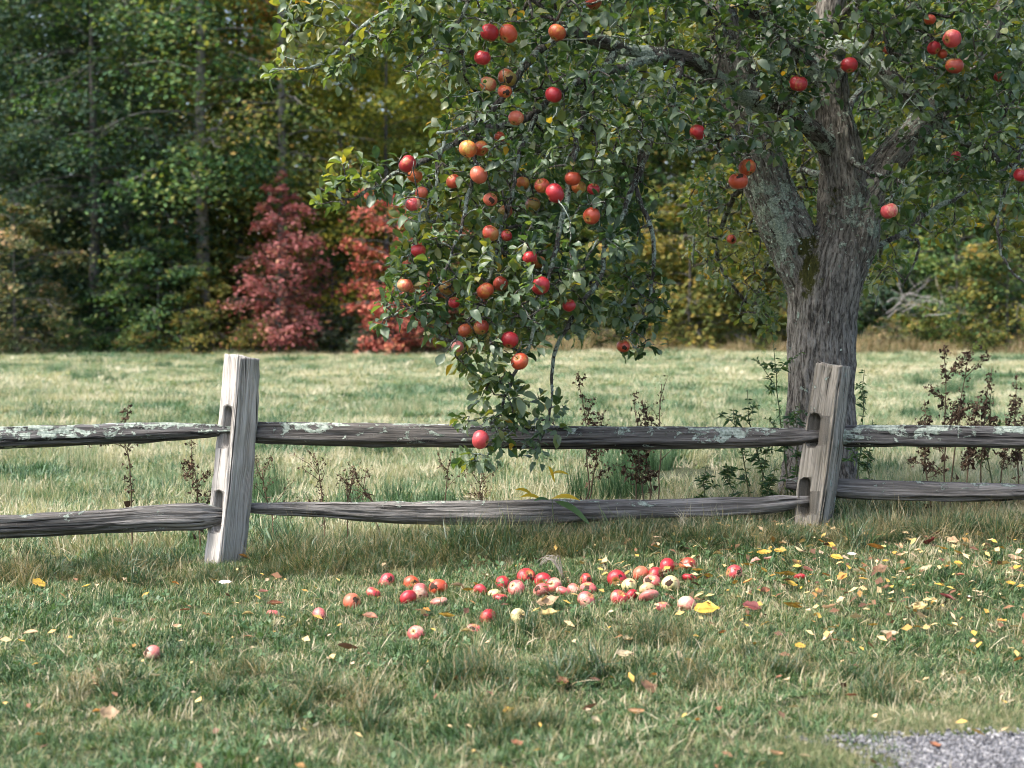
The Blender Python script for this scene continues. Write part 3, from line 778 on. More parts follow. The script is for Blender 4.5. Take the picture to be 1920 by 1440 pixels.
# (px of trunk, Y, shape, scale, foliage, bark, label)
trees = [
 (30, 45, 'big_a', 1.0, 'teal', 'forest_bark', 'dark blue green tree at the left end of the wood'),
 (245, 43.5, 'big_c', 1.0, 'teal', 'forest_bark', 'tall dark blue green tree left of the mottled trunk'),
 (175, 41.8, 'bare', 0.8, 'teal', 'forest_bark', 'dark tree whose bare lower trunk stands over the left meadow edge'),
 (383, 41.6, 'bare', 1.0, 'green', 'pale_bark', 'green maple with a tall mottled grey trunk left of the crimson sapling'),
 (450, 44.0, 'big_a', 0.9, 'olive', 'forest_bark', 'olive green tree with orange tips behind the crimson sapling'),
 (527, 42.2, 'bare', 0.85, 'olive', 'pale_bark', 'tree with a slim pale grey trunk rising behind the crimson sapling'),
 (725, 42.5, 'big_d', 0.85, 'yellow', 'forest_bark', 'yellow green tree left of the hanging apple boughs'),
 (640, 48, 'big_b', 1.0, 'yellow', 'forest_bark', 'yellow tree deeper in the wood between the pale trunk and the apple tree'),
 (840, 47, 'big_a', 0.9, 'olive', 'forest_bark', 'olive tree behind the left side of the apple boughs'),
 (1010, 45, 'big_d', 1.0, 'green', 'forest_bark', 'green tree behind the densest apple boughs'),
 (1165, 46, 'big_b', 1.0, 'green', 'forest_bark', 'green tree standing behind the long hanging apple branch'),
 (1240, 48, 'big_c', 1.0, 'olive', 'forest_bark', 'tree with a dark trunk behind the gap left of the apple trunk'),
 (1390, 45, 'big_d', 1.0, 'gold', 'forest_bark', 'golden green tree behind the left limb of the apple tree'),
 (1520, 47, 'big_a', 0.95, 'olive', 'forest_bark', 'olive tree directly behind the apple trunk'),
 (1660, 45.5, 'big_b', 1.0, 'green', 'forest_bark', 'green tree behind the dead grey branches'),
 (1800, 44.5, 'big_d', 1.0, 'green', 'forest_bark', 'green tree right of the dead grey branches'),
 (1905, 46, 'big_a', 1.0, 'olive', 'forest_bark', 'olive green tree at the right end of the wood'),
 (-70, 44, 'big_a', 1.0, 'teal', 'forest_bark', 'dark tree cut by the left edge of the picture'),
 (120, 48, 'big_b', 1.15, 'green', 'forest_bark', 'green tree between the two dark ones at far left'),
 (110, 52, 'big_c', 1.1, 'green', 'forest_bark', 'tall green tree in the second row at the far left'),
 (330, 52, 'big_a', 1.1, 'olive', 'forest_bark', 'second row tree with olive leaves left of the mottled trunk'),
 (440, 54, 'big_d', 1.2, 'orange', 'forest_bark', 'orange tinged tree in the gap right of the mottled trunk'),
 (600, 55, 'big_c', 1.1, 'yellow', 'forest_bark', 'yellow tree deep behind the slim pale trunk'),
 (760, 54, 'big_b', 1.2, 'yellow', 'forest_bark', 'tall yellow tree deep behind the upper left apple spray'),
 (920, 53, 'big_c', 1.1, 'green', 'forest_bark', 'second row green tree behind the apple boughs'),
 (1100, 54, 'big_a', 1.2, 'green', 'forest_bark', 'big green tree deep behind the middle of the apple tree'),
 (1320, 54, 'big_c', 1.1, 'olive', 'forest_bark', 'second row olive tree left of the apple trunk'),
 (1590, 55, 'big_b', 1.2, 'teal', 'forest_bark', 'dark tree deep behind the fork of the apple trunk'),
 (1740, 53, 'big_c', 1.1, 'olive', 'forest_bark', 'second row olive tree behind the dead branches'),
 (1870, 55, 'big_a', 1.2, 'green', 'forest_bark', 'second row green tree at the far right'),
]
for i, (px, Y, key, s, fol, bark, lab) in enumerate(trees):
    forest('forest_tree', key, at_px(px, Y), Y, s, i * 1.7, fol, bark, lab, 'tree', WG)
SG = 'saplings and shrubs along the edge of the wood'
shr = [
 ('maple_sapling', 525, 39.5, 'sap_a', 1.0, 0.3, 'crimson', 'crimson red maple sapling left of the apple boughs', 'sapling'),
 ('maple_sapling', 738, 38.8, 'sap_b', 0.98, 1.1, 'scarlet', 'bright scarlet maple sapling half behind the hanging apple branches', 'sapling'),
 ('maple_sapling', 805, 40.8, 'sap_b', 0.9, 2.6, 'scarlet', 'scarlet sapling peeping between the lower left apple leaves', 'sapling'),
 ('leafy_shrub', 300, 40.5, 'shrub_b', 0.95, 0.2, 'green', 'bright green bush left of the crimson sapling', 'shrub'),
 ('leafy_shrub', 30, 39.5, 'shrub_b', 1.1, 1.2, 'tan', 'tan and green bush at the left edge', 'shrub'),
 ('leafy_shrub', 110, 41.5, 'shrub_a', 1.0, 2.2, 'teal', 'dark low bush near the left end of the wood', 'shrub'),
 ('leafy_shrub', 200, 42, 'shrub_a', 0.9, 3.2, 'green', 'low green bush at the foot of the dark trunks', 'shrub'),
 ('leafy_shrub', 385, 40.0, 'shrub_a', 0.9, 0.9, 'gold', 'yellow green bush just left of the crimson sapling foot', 'shrub'),
 ('leafy_shrub', 620, 40.5, 'shrub_c', 1.0, 0.5, 'sage', 'grey green low shrub between the red saplings', 'shrub'),
 ('leafy_shrub', 622, 41.5, 'shrub_b', 0.95, 4.0, 'green', 'dark bush in the gap behind the two red saplings', 'shrub'),
 ('leafy_shrub', 900, 41.5, 'shrub_b', 0.95, 5.0, 'green', 'green bush behind the lower apple branches', 'shrub'),
 ('leafy_shrub', 1030, 42.0, 'shrub_b', 0.9, 2.0, 'olive', 'olive bush right of the lowest hanging apples', 'shrub'),
 ('leafy_shrub', 1130, 41.0, 'shrub_b', 1.0, 1.0, 'olive', 'olive bush behind the long dangling apple twig', 'shrub'),
 ('leafy_shrub', 1290, 40.5, 'shrub_b', 1.25, 3.0, 'gold', 'large golden bush left of the apple trunk', 'shrub'),
 ('leafy_shrub', 1400, 41.0, 'shrub_b', 1.15, 0.7, 'gold', 'golden green bush right behind the apple trunk', 'shrub'),
 ('leafy_shrub', 1210, 43.0, 'shrub_b', 1.1, 4.4, 'olive', 'shaded olive bush in the gap beneath the hanging branch', 'shrub'),
 ('leafy_shrub', 1655, 42.5, 'shrub_b', 0.8, 1.9, 'teal', 'dark bush beneath the dead grey branches', 'shrub'),
 ('leafy_shrub', 1790, 41.0, 'shrub_b', 1.05, 2.9, 'green', 'green bush right of the dead grey branches', 'shrub'),
 ('leafy_shrub', 1890, 40.0, 'shrub_b', 1.0, 0.1, 'gold', 'yellow green bush at the right edge', 'shrub'),
 ('leafy_shrub', 1720, 40.5, 'shrub_c', 1.0, 1.5, 'olive', 'low weedy shrub in front of the dead grey branches', 'shrub'),
 ('leafy_shrub', 1500, 43, 'shrub_b', 1.1, 3.9, 'green', 'green bush hidden mostly by the apple trunk', 'shrub'),
]
for k, (px, Y, s, fol, lab) in enumerate([(470, 39.2, 0.7, 'gold', 'low yellow weedy clump at the foot of the crimson sapling'), (680, 39.0, 0.6, 'sage', 'low grey green clump at the foot of the scarlet sapling'), (800, 39.3, 0.7, 'tan', 'low tan clump under the left apple boughs'), (960, 39.4, 0.65, 'olive', 'low olive clump left of the lowest hanging twigs'), (1120, 39.2, 0.6, 'tan', 'low tan clump right of the lowest hanging twigs'), (1260, 39.5, 0.7, 'gold', 'low golden clump left of the apple trunk'), (1660, 39.4, 0.7, 'tan', 'low tan clump just right of the apple trunk'), (1850, 39.2, 0.8, 'olive', 'low olive clump behind the tall dried weeds'), (150, 39.6, 0.7, 'green', 'low green clump at the left meadow edge'), (260, 39.8, 0.6, 'olive', 'low olive clump left of the bright green bush')]):
    shr.append(('leafy_shrub', px, Y, 'shrub_c', s, k * 1.3, fol, lab, 'shrub'))
for (nm, px, Y, key, s, rz, fol, lab, cat) in shr:
    sap = nm == 'maple_sapling'
    forest(nm, key, at_px(px, Y), Y, s, rz, fol, 'forest_bark', lab, cat, SG, parts=('trunk', 'crown') if sap else ('stem', 'foliage'))
# dead grey branches lying at the wood edge
db = empty('dead_branch', P(1650, 612, 40.2)); tag(db, 'tangle of bare grey dead branches at the wood edge', 'dead branch')
rr = np.random.default_rng(33)
for k in range(9):
    G = Geo()
    a0 = np.array((rr.uniform(-0.2, 1.6), rr.uniform(-0.3, 0.3), rr.uniform(0.1, 1.0))); ang = rr.uniform(-0.3, 1.1) + (math.pi if k % 3 == 0 else 0) * 0.7
    ln = rr.uniform(0.8, 1.7); u = np.linspace(0, 1, 9)[:, None]
    d = np.array((math.cos(ang), rr.normal(0, 0.25), abs(math.sin(ang))))
    main = a0 + d * ln * u + np.array((0, 0, -0.5)) * u ** 2 * ln * 0.5 + np.cumsum(rr.normal(0, 0.04, (9, 3)), 0)
    G.tube(main, np.linspace(0.012, 0.004, 9), 5)
    for q in range(7):
        i = rr.integers(2, 8); e = main[i] + rr.normal(0, 0.3, 3)
        G.tube(np.array([main[i], (main[i] + e) / 2 + rr.normal(0, 0.05, 3), e]), [0.006, 0.005, 0.003], 4)
    obj('dead_limb', G.mesh('dead_limb', [M['dead_wood']]), db)
# the depth of the wood, seen only as a mass between the nearer trees
rr = np.random.default_rng(44)
n = 90000; nc = 900
cl = np.stack([rr.uniform(-30, 32, nc), rr.uniform(57, 80, nc), rr.uniform(0.3, 24, nc)], -1)
k = rr.integers(0, nc, n)
c = cl[k] + rr.normal(0, 1, (n, 3)) * np.array((1.4, 1.0, 0.5)); c[:, 2] = np.maximum(c[:, 2], 0.2) + terrain(c[:, 0], c[:, 1]) * 0.6
V, Fq = leaf_quads(c, unit(np.array((0, -0.3, 1.0)) + rr.normal(0, 0.6, (n, 3))), rr.uniform(0.3, 0.6, n), rr)
tag(obj('distant_wood', np_mesh('distant_wood', V, Fq, [F['olive']], False, {'tone': np.repeat(np.clip(rr.normal(0.4, 0.15, nc)[k] + rr.normal(0, 0.1, n), 0, 1), 4)})), 'deep mass of the wood seen between the nearer trees', 'wood', None, 'stuff')

# ------------------------------------------------------------------ split rail fence
def rail_mesh(st, Ys, roll, mat, seed, depth=0.9, lich=0.5, x_ext=None):
    """st: (px, top, bottom) stations; Ys: distance at first and last station"""
    st = np.array(st, float); n = 150; m = 44
    s = spline(st, n); s = s[np.argsort(s[:, 0])]
    f = (s[:, 0] - st[0, 0]) / (st[-1, 0] - st[0, 0])
    Y = Ys[0] + (Ys[1] - Ys[0]) * f
    C = np.array([P(a, (b + c) / 2, y) for (a, b, c), y in zip(s, Y)])
    hh = (s[:, 2] - s[:, 1]) / FPX * Y / 2
    T = unit(np.gradient(C, axis=0)); U = np.array((0, 0, 1.0)); B = unit(np.cross(T, U)); U2 = np.cross(B, T)
    a = np.linspace(0, 2 * np.pi, m, endpoint=False)
    al = np.concatenate([[0], np.cumsum(np.linalg.norm(np.diff(C, axis=0), axis=1))])
    V = np.zeros((n, m, 3)); grain = np.zeros((n, m, 3)); li = np.zeros((n, m))
    r_ = np.random.default_rng(int(seed))
    cor = np.array([(1.0, 0.62), (0.45, 1.0), (-0.75, 0.88), (-1.0, 0.3), (-0.9, -0.8), (0.1, -1.0), (0.95, -0.55)]) + r_.normal(0, 0.07, (7, 2))
    cl_ = np.vstack([cor, cor[:1]]); sl_ = np.concatenate([[0], np.cumsum(np.linalg.norm(np.diff(cl_, axis=0), axis=1))])
    uu = np.linspace(0, sl_[-1], m, endpoint=False); SEC = np.stack([np.interp(uu, sl_, cl_[:, 0]), np.interp(uu, sl_, cl_[:, 1])], -1)
    for i in range(n):
        ph = roll + 0.25 * nz(al[i] * 0.7, seed, 3.1)
        # split section: an irregular five or six sided wedge, turned by ph
        kx = 1 + 0.15 * nz(al[i] * 1.6, seed, 9.0); kz = 1 + 0.12 * nz(al[i] * 1.3, seed, 4.0)
        cx = SEC[:, 0] * depth * kx; cz = SEC[:, 1] * kz
        X = cx * math.cos(ph) - cz * math.sin(ph); Z = cx * math.sin(ph) + cz * math.cos(ph)
        k = hh[i] / np.max(np.abs(Z)); X = X * k; Z = Z * k
        endr = min(1.0, 0.72 + 6 * min(i, n - 1 - i) / n)
        for j in range(m):
            r = math.hypot(X[j], Z[j])
            d = 0.0045 * nz(al[i] * 2.2, j / m * 26, seed) + 0.003 * nz(al[i] * 5, j / m * 60, seed + 5) + 0.003 * nz(al[i] * 11, j / m * 9, seed + 2)
            q = nz(al[i] * 1.3, j / m * 17, seed + 11)
            d -= 0.015 * max(0.0, 1 - abs(q) * 8) * (0.5 + 0.5 * nz(al[i] * 0.9, j * 0.13, seed + 7))
            g = (r + d) / r * endr
            V[i, j] = C[i] + B[i] * X[j] * g + U2[i] * Z[j] * g
            grain[i, j] = (al[i], X[j] + seed, Z[j]); li[i, j] = np.clip(lich + 0.5 * Z[j] / hh[i], 0, 1)
    ii = np.arange(n - 1)[:, None]; jj = np.arange(m)[None, :]
    Fq = np.stack([ii * m + jj, (ii + 1) * m + jj, (ii + 1) * m + (jj + 1) % m, ii * m + (jj + 1) % m], -1).reshape(-1, 4)
    Vv = np.vstack([V.reshape(-1, 3), C[0], C[-1]]); gg = np.vstack([grain.reshape(-1, 3), grain[0, 0][None], grain[-1, 0][None]])
    jj = np.arange(m)
    Ft = np.vstack([np.stack([np.full(m, n * m), jj, (jj + 1) % m], -1), np.stack([np.full(m, n * m + 1), (n - 1) * m + (jj + 1) % m, (n - 1) * m + jj], -1)])
    return np_mesh('rail', Vv, [Ft, Fq], [mat], True, {'grain': gg, 'lich': np.concatenate([li.ravel(), [0.3, 0.3]])})

def post_mesh(st, Y, yaw, mat, seed, slots, top_slope, ratio=0.88):
    """st: (py, left px, right px); slots: (py_top, py_bottom, px_left, px_right)"""
    st = np.array(sorted(st), float)
    n = 110; m = 52
    py = np.linspace(st[0, 0], st[-1, 0] + 90, n)
    l = np.interp(py, st[:, 0], st[:, 1]); r = np.interp(py, st[:, 0], st[:, 2])
    ex = py > st[-1, 0]
    sl = (st[-1, 1] + st[-1, 2] - st[-2, 1] - st[-2, 2]) / 2 / (st[-1, 0] - st[-2, 0])
    l[ex] = st[-1, 1] + sl * (py[ex] - st[-1, 0]); r[ex] = st[-1, 2] + sl * (py[ex] - st[-1, 0])
    C = np.array([P((a + b) / 2, c, Y) for a, b, c in zip(l, r, py)])
    hw = (r - l) / 2 / FPX * Y
    a = np.linspace(0, 2 * np.pi, m, endpoint=False)
    V = np.zeros((n, m, 3)); gr = np.zeros((n, m, 3))
    for i in range(n):
        e = 0.22
        X = np.sign(np.cos(a)) * np.abs(np.cos(a)) ** e; Z = np.sign(np.sin(a)) * np.abs(np.sin(a)) ** e * ratio
        x = X * math.cos(yaw) - Z * math.sin(yaw); y = X * math.sin(yaw) + Z * math.cos(yaw)
        k = hw[i] / np.max(np.abs(x)); x = x * k; y = y * k
        al = (py[i] - py[0]) / FPX * Y
        for j in range(m):
            q = nz(al * 1.1, j / m * 21, seed + 11)
            d = 0.004 * nz(al * 2.2, j / m * 30, seed) + 0.003 * nz(al * 6, j / m * 66, seed + 4) + 0.004 * nz(al * 14, j / m * 7, seed + 1) - 0.010 * max(0.0, 1 - abs(q) * 10) * (0.6 + nz(al * 1.4, j * 0.1, seed + 3))
            rr_ = math.hypot(x[j], y[j]); g = (rr_ + d) / rr_
            zz = 0.0
            if i < 6:
                zz = (top_slope * x[j] + 0.012 * nz(x[j] * 60, y[j] * 60, seed)) * (1 - i / 6)
            V[i, j] = C[i] + np.array((x[j] * g, y[j] * g, zz)); gr[i, j] = (al, x[j] + seed * 0.3, y[j])
    ii = np.arange(n - 1)[:, None]; jj = np.arange(m)[None, :]
    Fq = np.stack([ii * m + jj, (ii + 1) * m + jj, (ii + 1) * m + (jj + 1) % m, ii * m + (jj + 1) % m], -1).reshape(-1, 4)
    tc = V[0].mean(0); Vv = np.vstack([V.reshape(-1, 3), tc, C[-1]]); gg = np.vstack([gr.reshape(-1, 3), gr[0].mean(0)[None], gr[-1].mean(0)[None]])
    jj = np.arange(m)
    Ft = np.vstack([np.stack([np.full(m, n * m), jj, (jj + 1) % m], -1), np.stack([np.full(m, n * m + 1), (n - 1) * m + (jj + 1) % m, (n - 1) * m + jj], -1)])
    me = np_mesh('post', Vv, [Ft, Fq], [mat], True, {'grain': gg, 'lich': np.full(len(Vv), 0.35)})
    ob = bpy.data.objects.new('tmp_post', me); COL.objects.link(ob)
    tmp = []
    for (pt, pb, yo, w, ax) in slots:       # arched mortise cut through along direction ax
        cz0 = P(0, pt, Y)[2]; cz1 = P(0, pb, Y)[2]; pc = (pt + pb) / 2
        cx = np.interp(pc, py, (l + r) / 2); c = P(cx, pc, Y)
        d = np.array((math.cos(ax), math.sin(ax), 0)); nrm = np.array((-d[1], d[0], 0))
        prof = []
        for t in np.linspace(0, np.pi, 9): prof.append((w / 2 * math.cos(t), cz0 - w / 2 + w / 2 * math.sin(t)))
        for t in np.linspace(np.pi, 2 * np.pi, 9): prof.append((w / 2 * math.cos(t), cz1 + w / 2 + w / 2 * math.sin(t)))
        K = len(prof); Vs = []
        for sgn in (-0.4, 0.0):
            for (q, z) in prof:
                p = np.array((c[0], c[1], 0)) + d * sgn + nrm * (q + yo); Vs.append((p[0], p[1], z))
        jj = np.arange(K)
        me2 = bpy.data.meshes.new('cut')
        me2.from_pydata(Vs, [], [list(range(K))[::-1], list(range(K, 2 * K))] + [[int(j), int((j + 1) % K), int(K + (j + 1) % K), int(K + j)] for j in jj])
        import bmesh as _b
        bm = _b.new(); bm.from_mesh(me2); _b.ops.recalc_face_normals(bm, faces=bm.faces); bm.to_mesh(me2); bm.free()
        co = bpy.data.objects.new('tmp_cut', me2); COL.objects.link(co); tmp.append(co)
        md = ob.modifiers.new('b', 'BOOLEAN'); md.operation = 'DIFFERENCE'; md.object = co; md.solver = 'EXACT'
    dg = bpy.context.evaluated_depsgraph_get()
    res = bpy.data.meshes.new_from_object(ob.evaluated_get(dg))
    for t in tmp + [ob]: bpy.data.objects.remove(t)
    res.materials.clear(); res.materials.append(mat)
    res.name = 'post'
    return res

FY = 6.8
fence = empty('split_rail_fence', (0, FY, 0.1)); tag(fence, 'weathered grey split rail fence crossing the meadow edge', 'fence')
def fpart(name, me, label=None):
    o = obj(name, me, fence); o.location = (0, -FY, -0.1); 
    if label: o['label'] = label
    return o
fpart('post', post_mesh([(668, 423, 486), (760, 414, 484), (900, 400, 474), (1058, 383, 457)], FY, math.radians(47), M['post'], 3.3,
      [(760, 838, -0.026, 0.05, 0.5), (917, 995, -0.026, 0.05, 0.5)], -0.18), 'pale bleached fence post, upright with two mortise holes')
fpart('post', post_mesh([(684, 1529, 1598), (800, 1508, 1587), (880, 1497, 1578), (985, 1485, 1560)], FY, math.radians(58), M['post_mossy'], 8.7,
      [(773, 838, -0.016, 0.05, 0.5), (893, 965, -0.016, 0.05, 0.5)], -0.16), 'leaning grey brown fence post in front of the apple trunk')
fpart('rail', rail_mesh([(-560, 812, 862), (-200, 806, 852), (0, 801, 843), (120, 797, 838), (260, 792, 833), (360, 793, 824), (438, 796, 818)], (6.35, 6.79), 0.55, M['rail_lichen'], 21.0, 0.9, 0.55), 'lichen crusted upper rail left of the pale post')
fpart('rail', rail_mesh([(-560, 972, 1030), (0, 961, 1009), (180, 953, 1001), (300, 942, 995), (370, 941, 993), (424, 945, 985)], (6.35, 6.79), 0.12, M['rail'], 23.0, 0.8, 0.2), 'split grey lower rail left of the pale post')
fpart('rail', rail_mesh([(440, 792, 826), (500, 789, 832), (660, 791, 837), (860, 794, 840), (1050, 796, 843), (1300, 799, 841), (1450, 800, 838), (1545, 803, 830)], (6.86, 6.78), 0.18, M['rail_some'], 25.0, 0.8, 0.45), 'upper rail between the posts behind the lowest hanging apple')
fpart('rail', rail_mesh([(430, 944, 958), (480, 942, 964), (600, 940, 970), (760, 938, 984), (1000, 934, 984), (1200, 934, 974), (1400, 929, 967), (1518, 925, 953)], (6.86, 6.78), 0.35, M['rail'], 27.0, 0.9, 0.2), 'bowed smooth lower rail between the posts')
fpart('rail', rail_mesh([(1556, 797, 838), (1650, 797, 838), (1780, 797, 838), (1920, 799, 841), (2300, 803, 850)], (6.85, 6.6), 0.1, M['rail_lichen'], 29.0, 0.8, 0.62), 'lichen covered upper rail right of the leaning post')
fpart('rail', rail_mesh([(1474, 894, 920), (1520, 893, 926), (1600, 897, 936), (1750, 902, 941), (1880, 905, 941), (1920, 907, 938), (2100, 912, 944)], (6.93, 6.75), 0.25, M['rail'], 31.0, 0.85, 0.3), 'rough dark lower rail right of the leaning post')

# ------------------------------------------------------------------ apple tree: trunk and limbs
TY = 7.65
tree = empty('apple_tree', tuple(ground_at(1535, 968) * 0 + np.array((*P(1535, 960, TY)[:2], float(terrain(P(1535, 960, TY)[0], TY))))))
tag(tree, 'old gnarled apple tree laden with red apples leaning over the fence', 'apple tree')
TL = np.array(tree.location)
def tpart(name, me, kind=None, label=None, parent=None):
    o = bpy.data.objects.new(name, me); COL.objects.link(o); o.parent = parent or tree
    if parent is None: o.location = tuple(-TL)
    if kind: o['kind'] = kind
    if label: o['label'] = label
    return o
def poly(pts):
    """rows (px, py, Y, width px) -> xyz + radius"""
    return np.array([[*P(a, b, y), w / 2 / FPX * y] for a, b, y, w in pts])
LIMBS = {
 'trunk': [(1535, 1010, TY, 230), (1534, 960, TY, 178), (1535, 900, TY, 150), (1538, 800, TY, 132), (1541, 700, TY, 126), (1541, 620, TY, 128), (1544, 560, TY, 134), (1550, 510, TY, 138), (1562, 450, TY, 120)],
 'left': [(1535, 560, TY, 96), (1508, 500, TY, 96), (1478, 430, TY - 0.03, 96), (1440, 350, TY - 0.06, 88), (1405, 250, TY - 0.05, 80), (1378, 140, TY, 74), (1352, 40, TY + 0.05, 66), (1335, -90, TY + 0.1, 56), (1320, -300, TY + 0.1, 40)],
 'middle': [(1560, 520, TY, 100), (1578, 430, TY, 94), (1578, 340, TY, 84), (1566, 240, TY, 74), (1555, 150, TY, 64), (1552, 60, TY + 0.05, 54), (1570, -80, TY + 0.1, 48), (1590, -320, TY + 0.2, 34)],
 'right': [(1575, 520, TY, 92), (1600, 440, TY, 90), (1626, 370, TY + 0.04, 72), (1668, 300, TY + 0.1, 60), (1730, 232, TY + 0.15, 52), (1790, 170, TY + 0.2, 46), (1850, 80, TY + 0.25, 40), (1900, -60, TY + 0.3, 34)],
 'cross': [(1575, 290, TY, 40), (1530, 250, TY - 0.1, 38), (1470, 205, TY - 0.2, 36), (1406, 187, TY - 0.3, 34), (1352, 152, TY - 0.4, 32), (1305, 118, TY - 0.5, 31), (1262, 106, TY - 0.55, 30), (1200, 98, TY - 0.65, 28), (1150, 86, TY - 0.7, 26), (1084, 65, TY - 0.8, 22)],
 'upper': [(1556, 170, TY, 40), (1528, 128, TY - 0.05, 36), (1480, 82, TY - 0.1, 33), (1430, 38, TY - 0.15, 31), (1385, -8, TY - 0.2, 30), (1340, -90, TY - 0.2, 24)],
 'arch': [(1553, 90, TY, 40), (1590, 85, TY - 0.1, 36), (1640, 118, TY - 0.2, 33), (1700, 180, TY - 0.25, 34), (1755, 222, TY - 0.25, 30), (1797, 268, TY - 0.22, 22)],
}
def big_wood(keys, voxel, seed):
    """tubes fused into one skin, then broken up into bark ridges"""
    G = Geo(); segs = []
    for k in keys:
        s = spline(poly(LIMBS[k]), 40)
        G.tube(s[:, :3], s[:, 3], 20)
        al = np.concatenate([[0], np.cumsum(np.linalg.norm(np.diff(s[:, :3], axis=0), axis=1))])
        segs.append((s, al))
    me = G.mesh('tmp', [])
    ob = bpy.data.objects.new('tmp', me); COL.objects.link(ob)
    md = ob.modifiers.new('r', 'REMESH'); md.mode = 'VOXEL'; md.voxel_size = voxel
    ms = ob.modifiers.new('s', 'SMOOTH'); ms.iterations = 5; ms.factor = 0.6
    dg = bpy.context.evaluated_depsgraph_get()
    res = bpy.data.meshes.new_from_object(ob.evaluated_get(dg))
    bpy.data.objects.remove(ob)
    nv = len(res.vertices); V = np.zeros(nv * 3, np.float32); res.vertices.foreach_get('co', V); V = V.reshape(-1, 3).astype(float)
    Nn = np.zeros(nv * 3, np.float32); res.vertices.foreach_get('normal', Nn); Nn = Nn.reshape(-1, 3).astype(float)
    best = np.full(nv, 1e9); gr = np.zeros((nv, 3)); rad = np.zeros(nv)
    for si, (s, al) in enumerate(segs):
        T = unit(np.gradient(s[:, :3], axis=0))
        for i in range(len(s)):
            v = V - s[i, :3]; d = np.linalg.norm(v, axis=1) / (s[i, 3] + 0.02)
            k = d < best; best[k] = d[k]
            side = unit(np.cross(T[i], np.array((0, 1.0, 0)))); fr = np.cross(side, T[i])
            ang = np.arctan2(v[k] @ fr, v[k] @ side)
            along = al[i] + v[k] @ T[i]
            R = s[i, 3] * 1.0
            gr[k] = np.stack([along + si * 3.1, R * np.cos(ang) * 1.0 + si, R * np.sin(ang)], -1); rad[k] = R
    out = V.copy()
    for i in range(nv):
        a, b, c = gr[i]
        wv = nz(a * 3, b * 4, c * 4 + seed) * 0.03
        q1 = nz(a * 7 + 5, (b + wv) * 46, (c + wv) * 46); q2 = nz(a * 16, b * 90, c * 90 + 3)
        k = min(1.0, rad[i] / 0.07)
        d = (0.013 * (abs(q1) ** 0.7 - 0.35) + 0.007 * q2) * k + 0.018 * k * nz(V[i, 0] * 5, V[i, 1] * 5, V[i, 2] * 5 + seed) + 0.006 * nz(V[i, 0] * 14, V[i, 1] * 14, V[i, 2] * 14)
        out[i] = V[i] + Nn[i] * d
    return res, out, gr, rad, V, Nn
def finish_wood(res, out, gr, lich, moss, mat):
    res.vertices.foreach_set('co', out.astype(np.float32).ravel())
    a = res.attributes.new('grain', 'FLOAT_VECTOR', 'POINT'); a.data.foreach_set('vector', gr.astype(np.float32).ravel())
    a = res.attributes.new('lich', 'FLOAT', 'POINT'); a.data.foreach_set('value', lich.astype(np.float32))
    a = res.attributes.new('moss', 'FLOAT', 'POINT'); a.data.foreach_set('value', moss.astype(np.float32))
    res.materials.clear(); res.materials.append(mat)
    res.polygons.foreach_set('use_smooth', np.ones(len(res.polygons), bool)); res.update()
    return res
res, out, gr, rad, V0, N0 = big_wood(['trunk', 'left', 'middle', 'right'], 0.0095, 2.0)
px_, py_ = project(out)
# lichen grows on the outer face of the left limb and along the fork; moss sits in the crotch
lich = np.exp(-(((px_ - 1455) / 62) ** 2 + ((py_ - 380) / 130) ** 2)) * 1.1 + np.exp(-(((px_ - 1595) / 40) ** 2 + ((py_ - 400) / 60) ** 2)) * 0.7 + np.exp(-(((px_ - 1400) / 70) ** 2 + ((py_ - 130) / 130) ** 2)) * 0.6 + 0.75 * np.exp(-(((px_ - 1720) / 90) ** 2 + ((py_ - 230) / 70) ** 2))
moss = np.exp(-(((px_ - 1517) / 26) ** 2 + ((py_ - 495) / 70) ** 2)) * 1.0 + 0.6 * np.exp(-(((px_ - 1568) / 16) ** 2 + ((py_ - 375) / 50) ** 2))
trunk_o = tpart('trunk', finish_wood(res, out, gr, lich, moss, M['bark']), label='grey brown furrowed trunk dividing into three limbs')
TRUNK_PTS, TRUNK_N, TRUNK_L = out, N0, lich
for key in ('cross', 'upper', 'arch'):
    res, out, gr, rad, V0, N0 = big_wood([key], 0.008, 4.0)
    lv = np.full(len(out), 0.35 if key != 'arch' else 0.8)
    tpart('limb', finish_wood(res, out, gr, lv, np.zeros(len(out)), M['branch']))

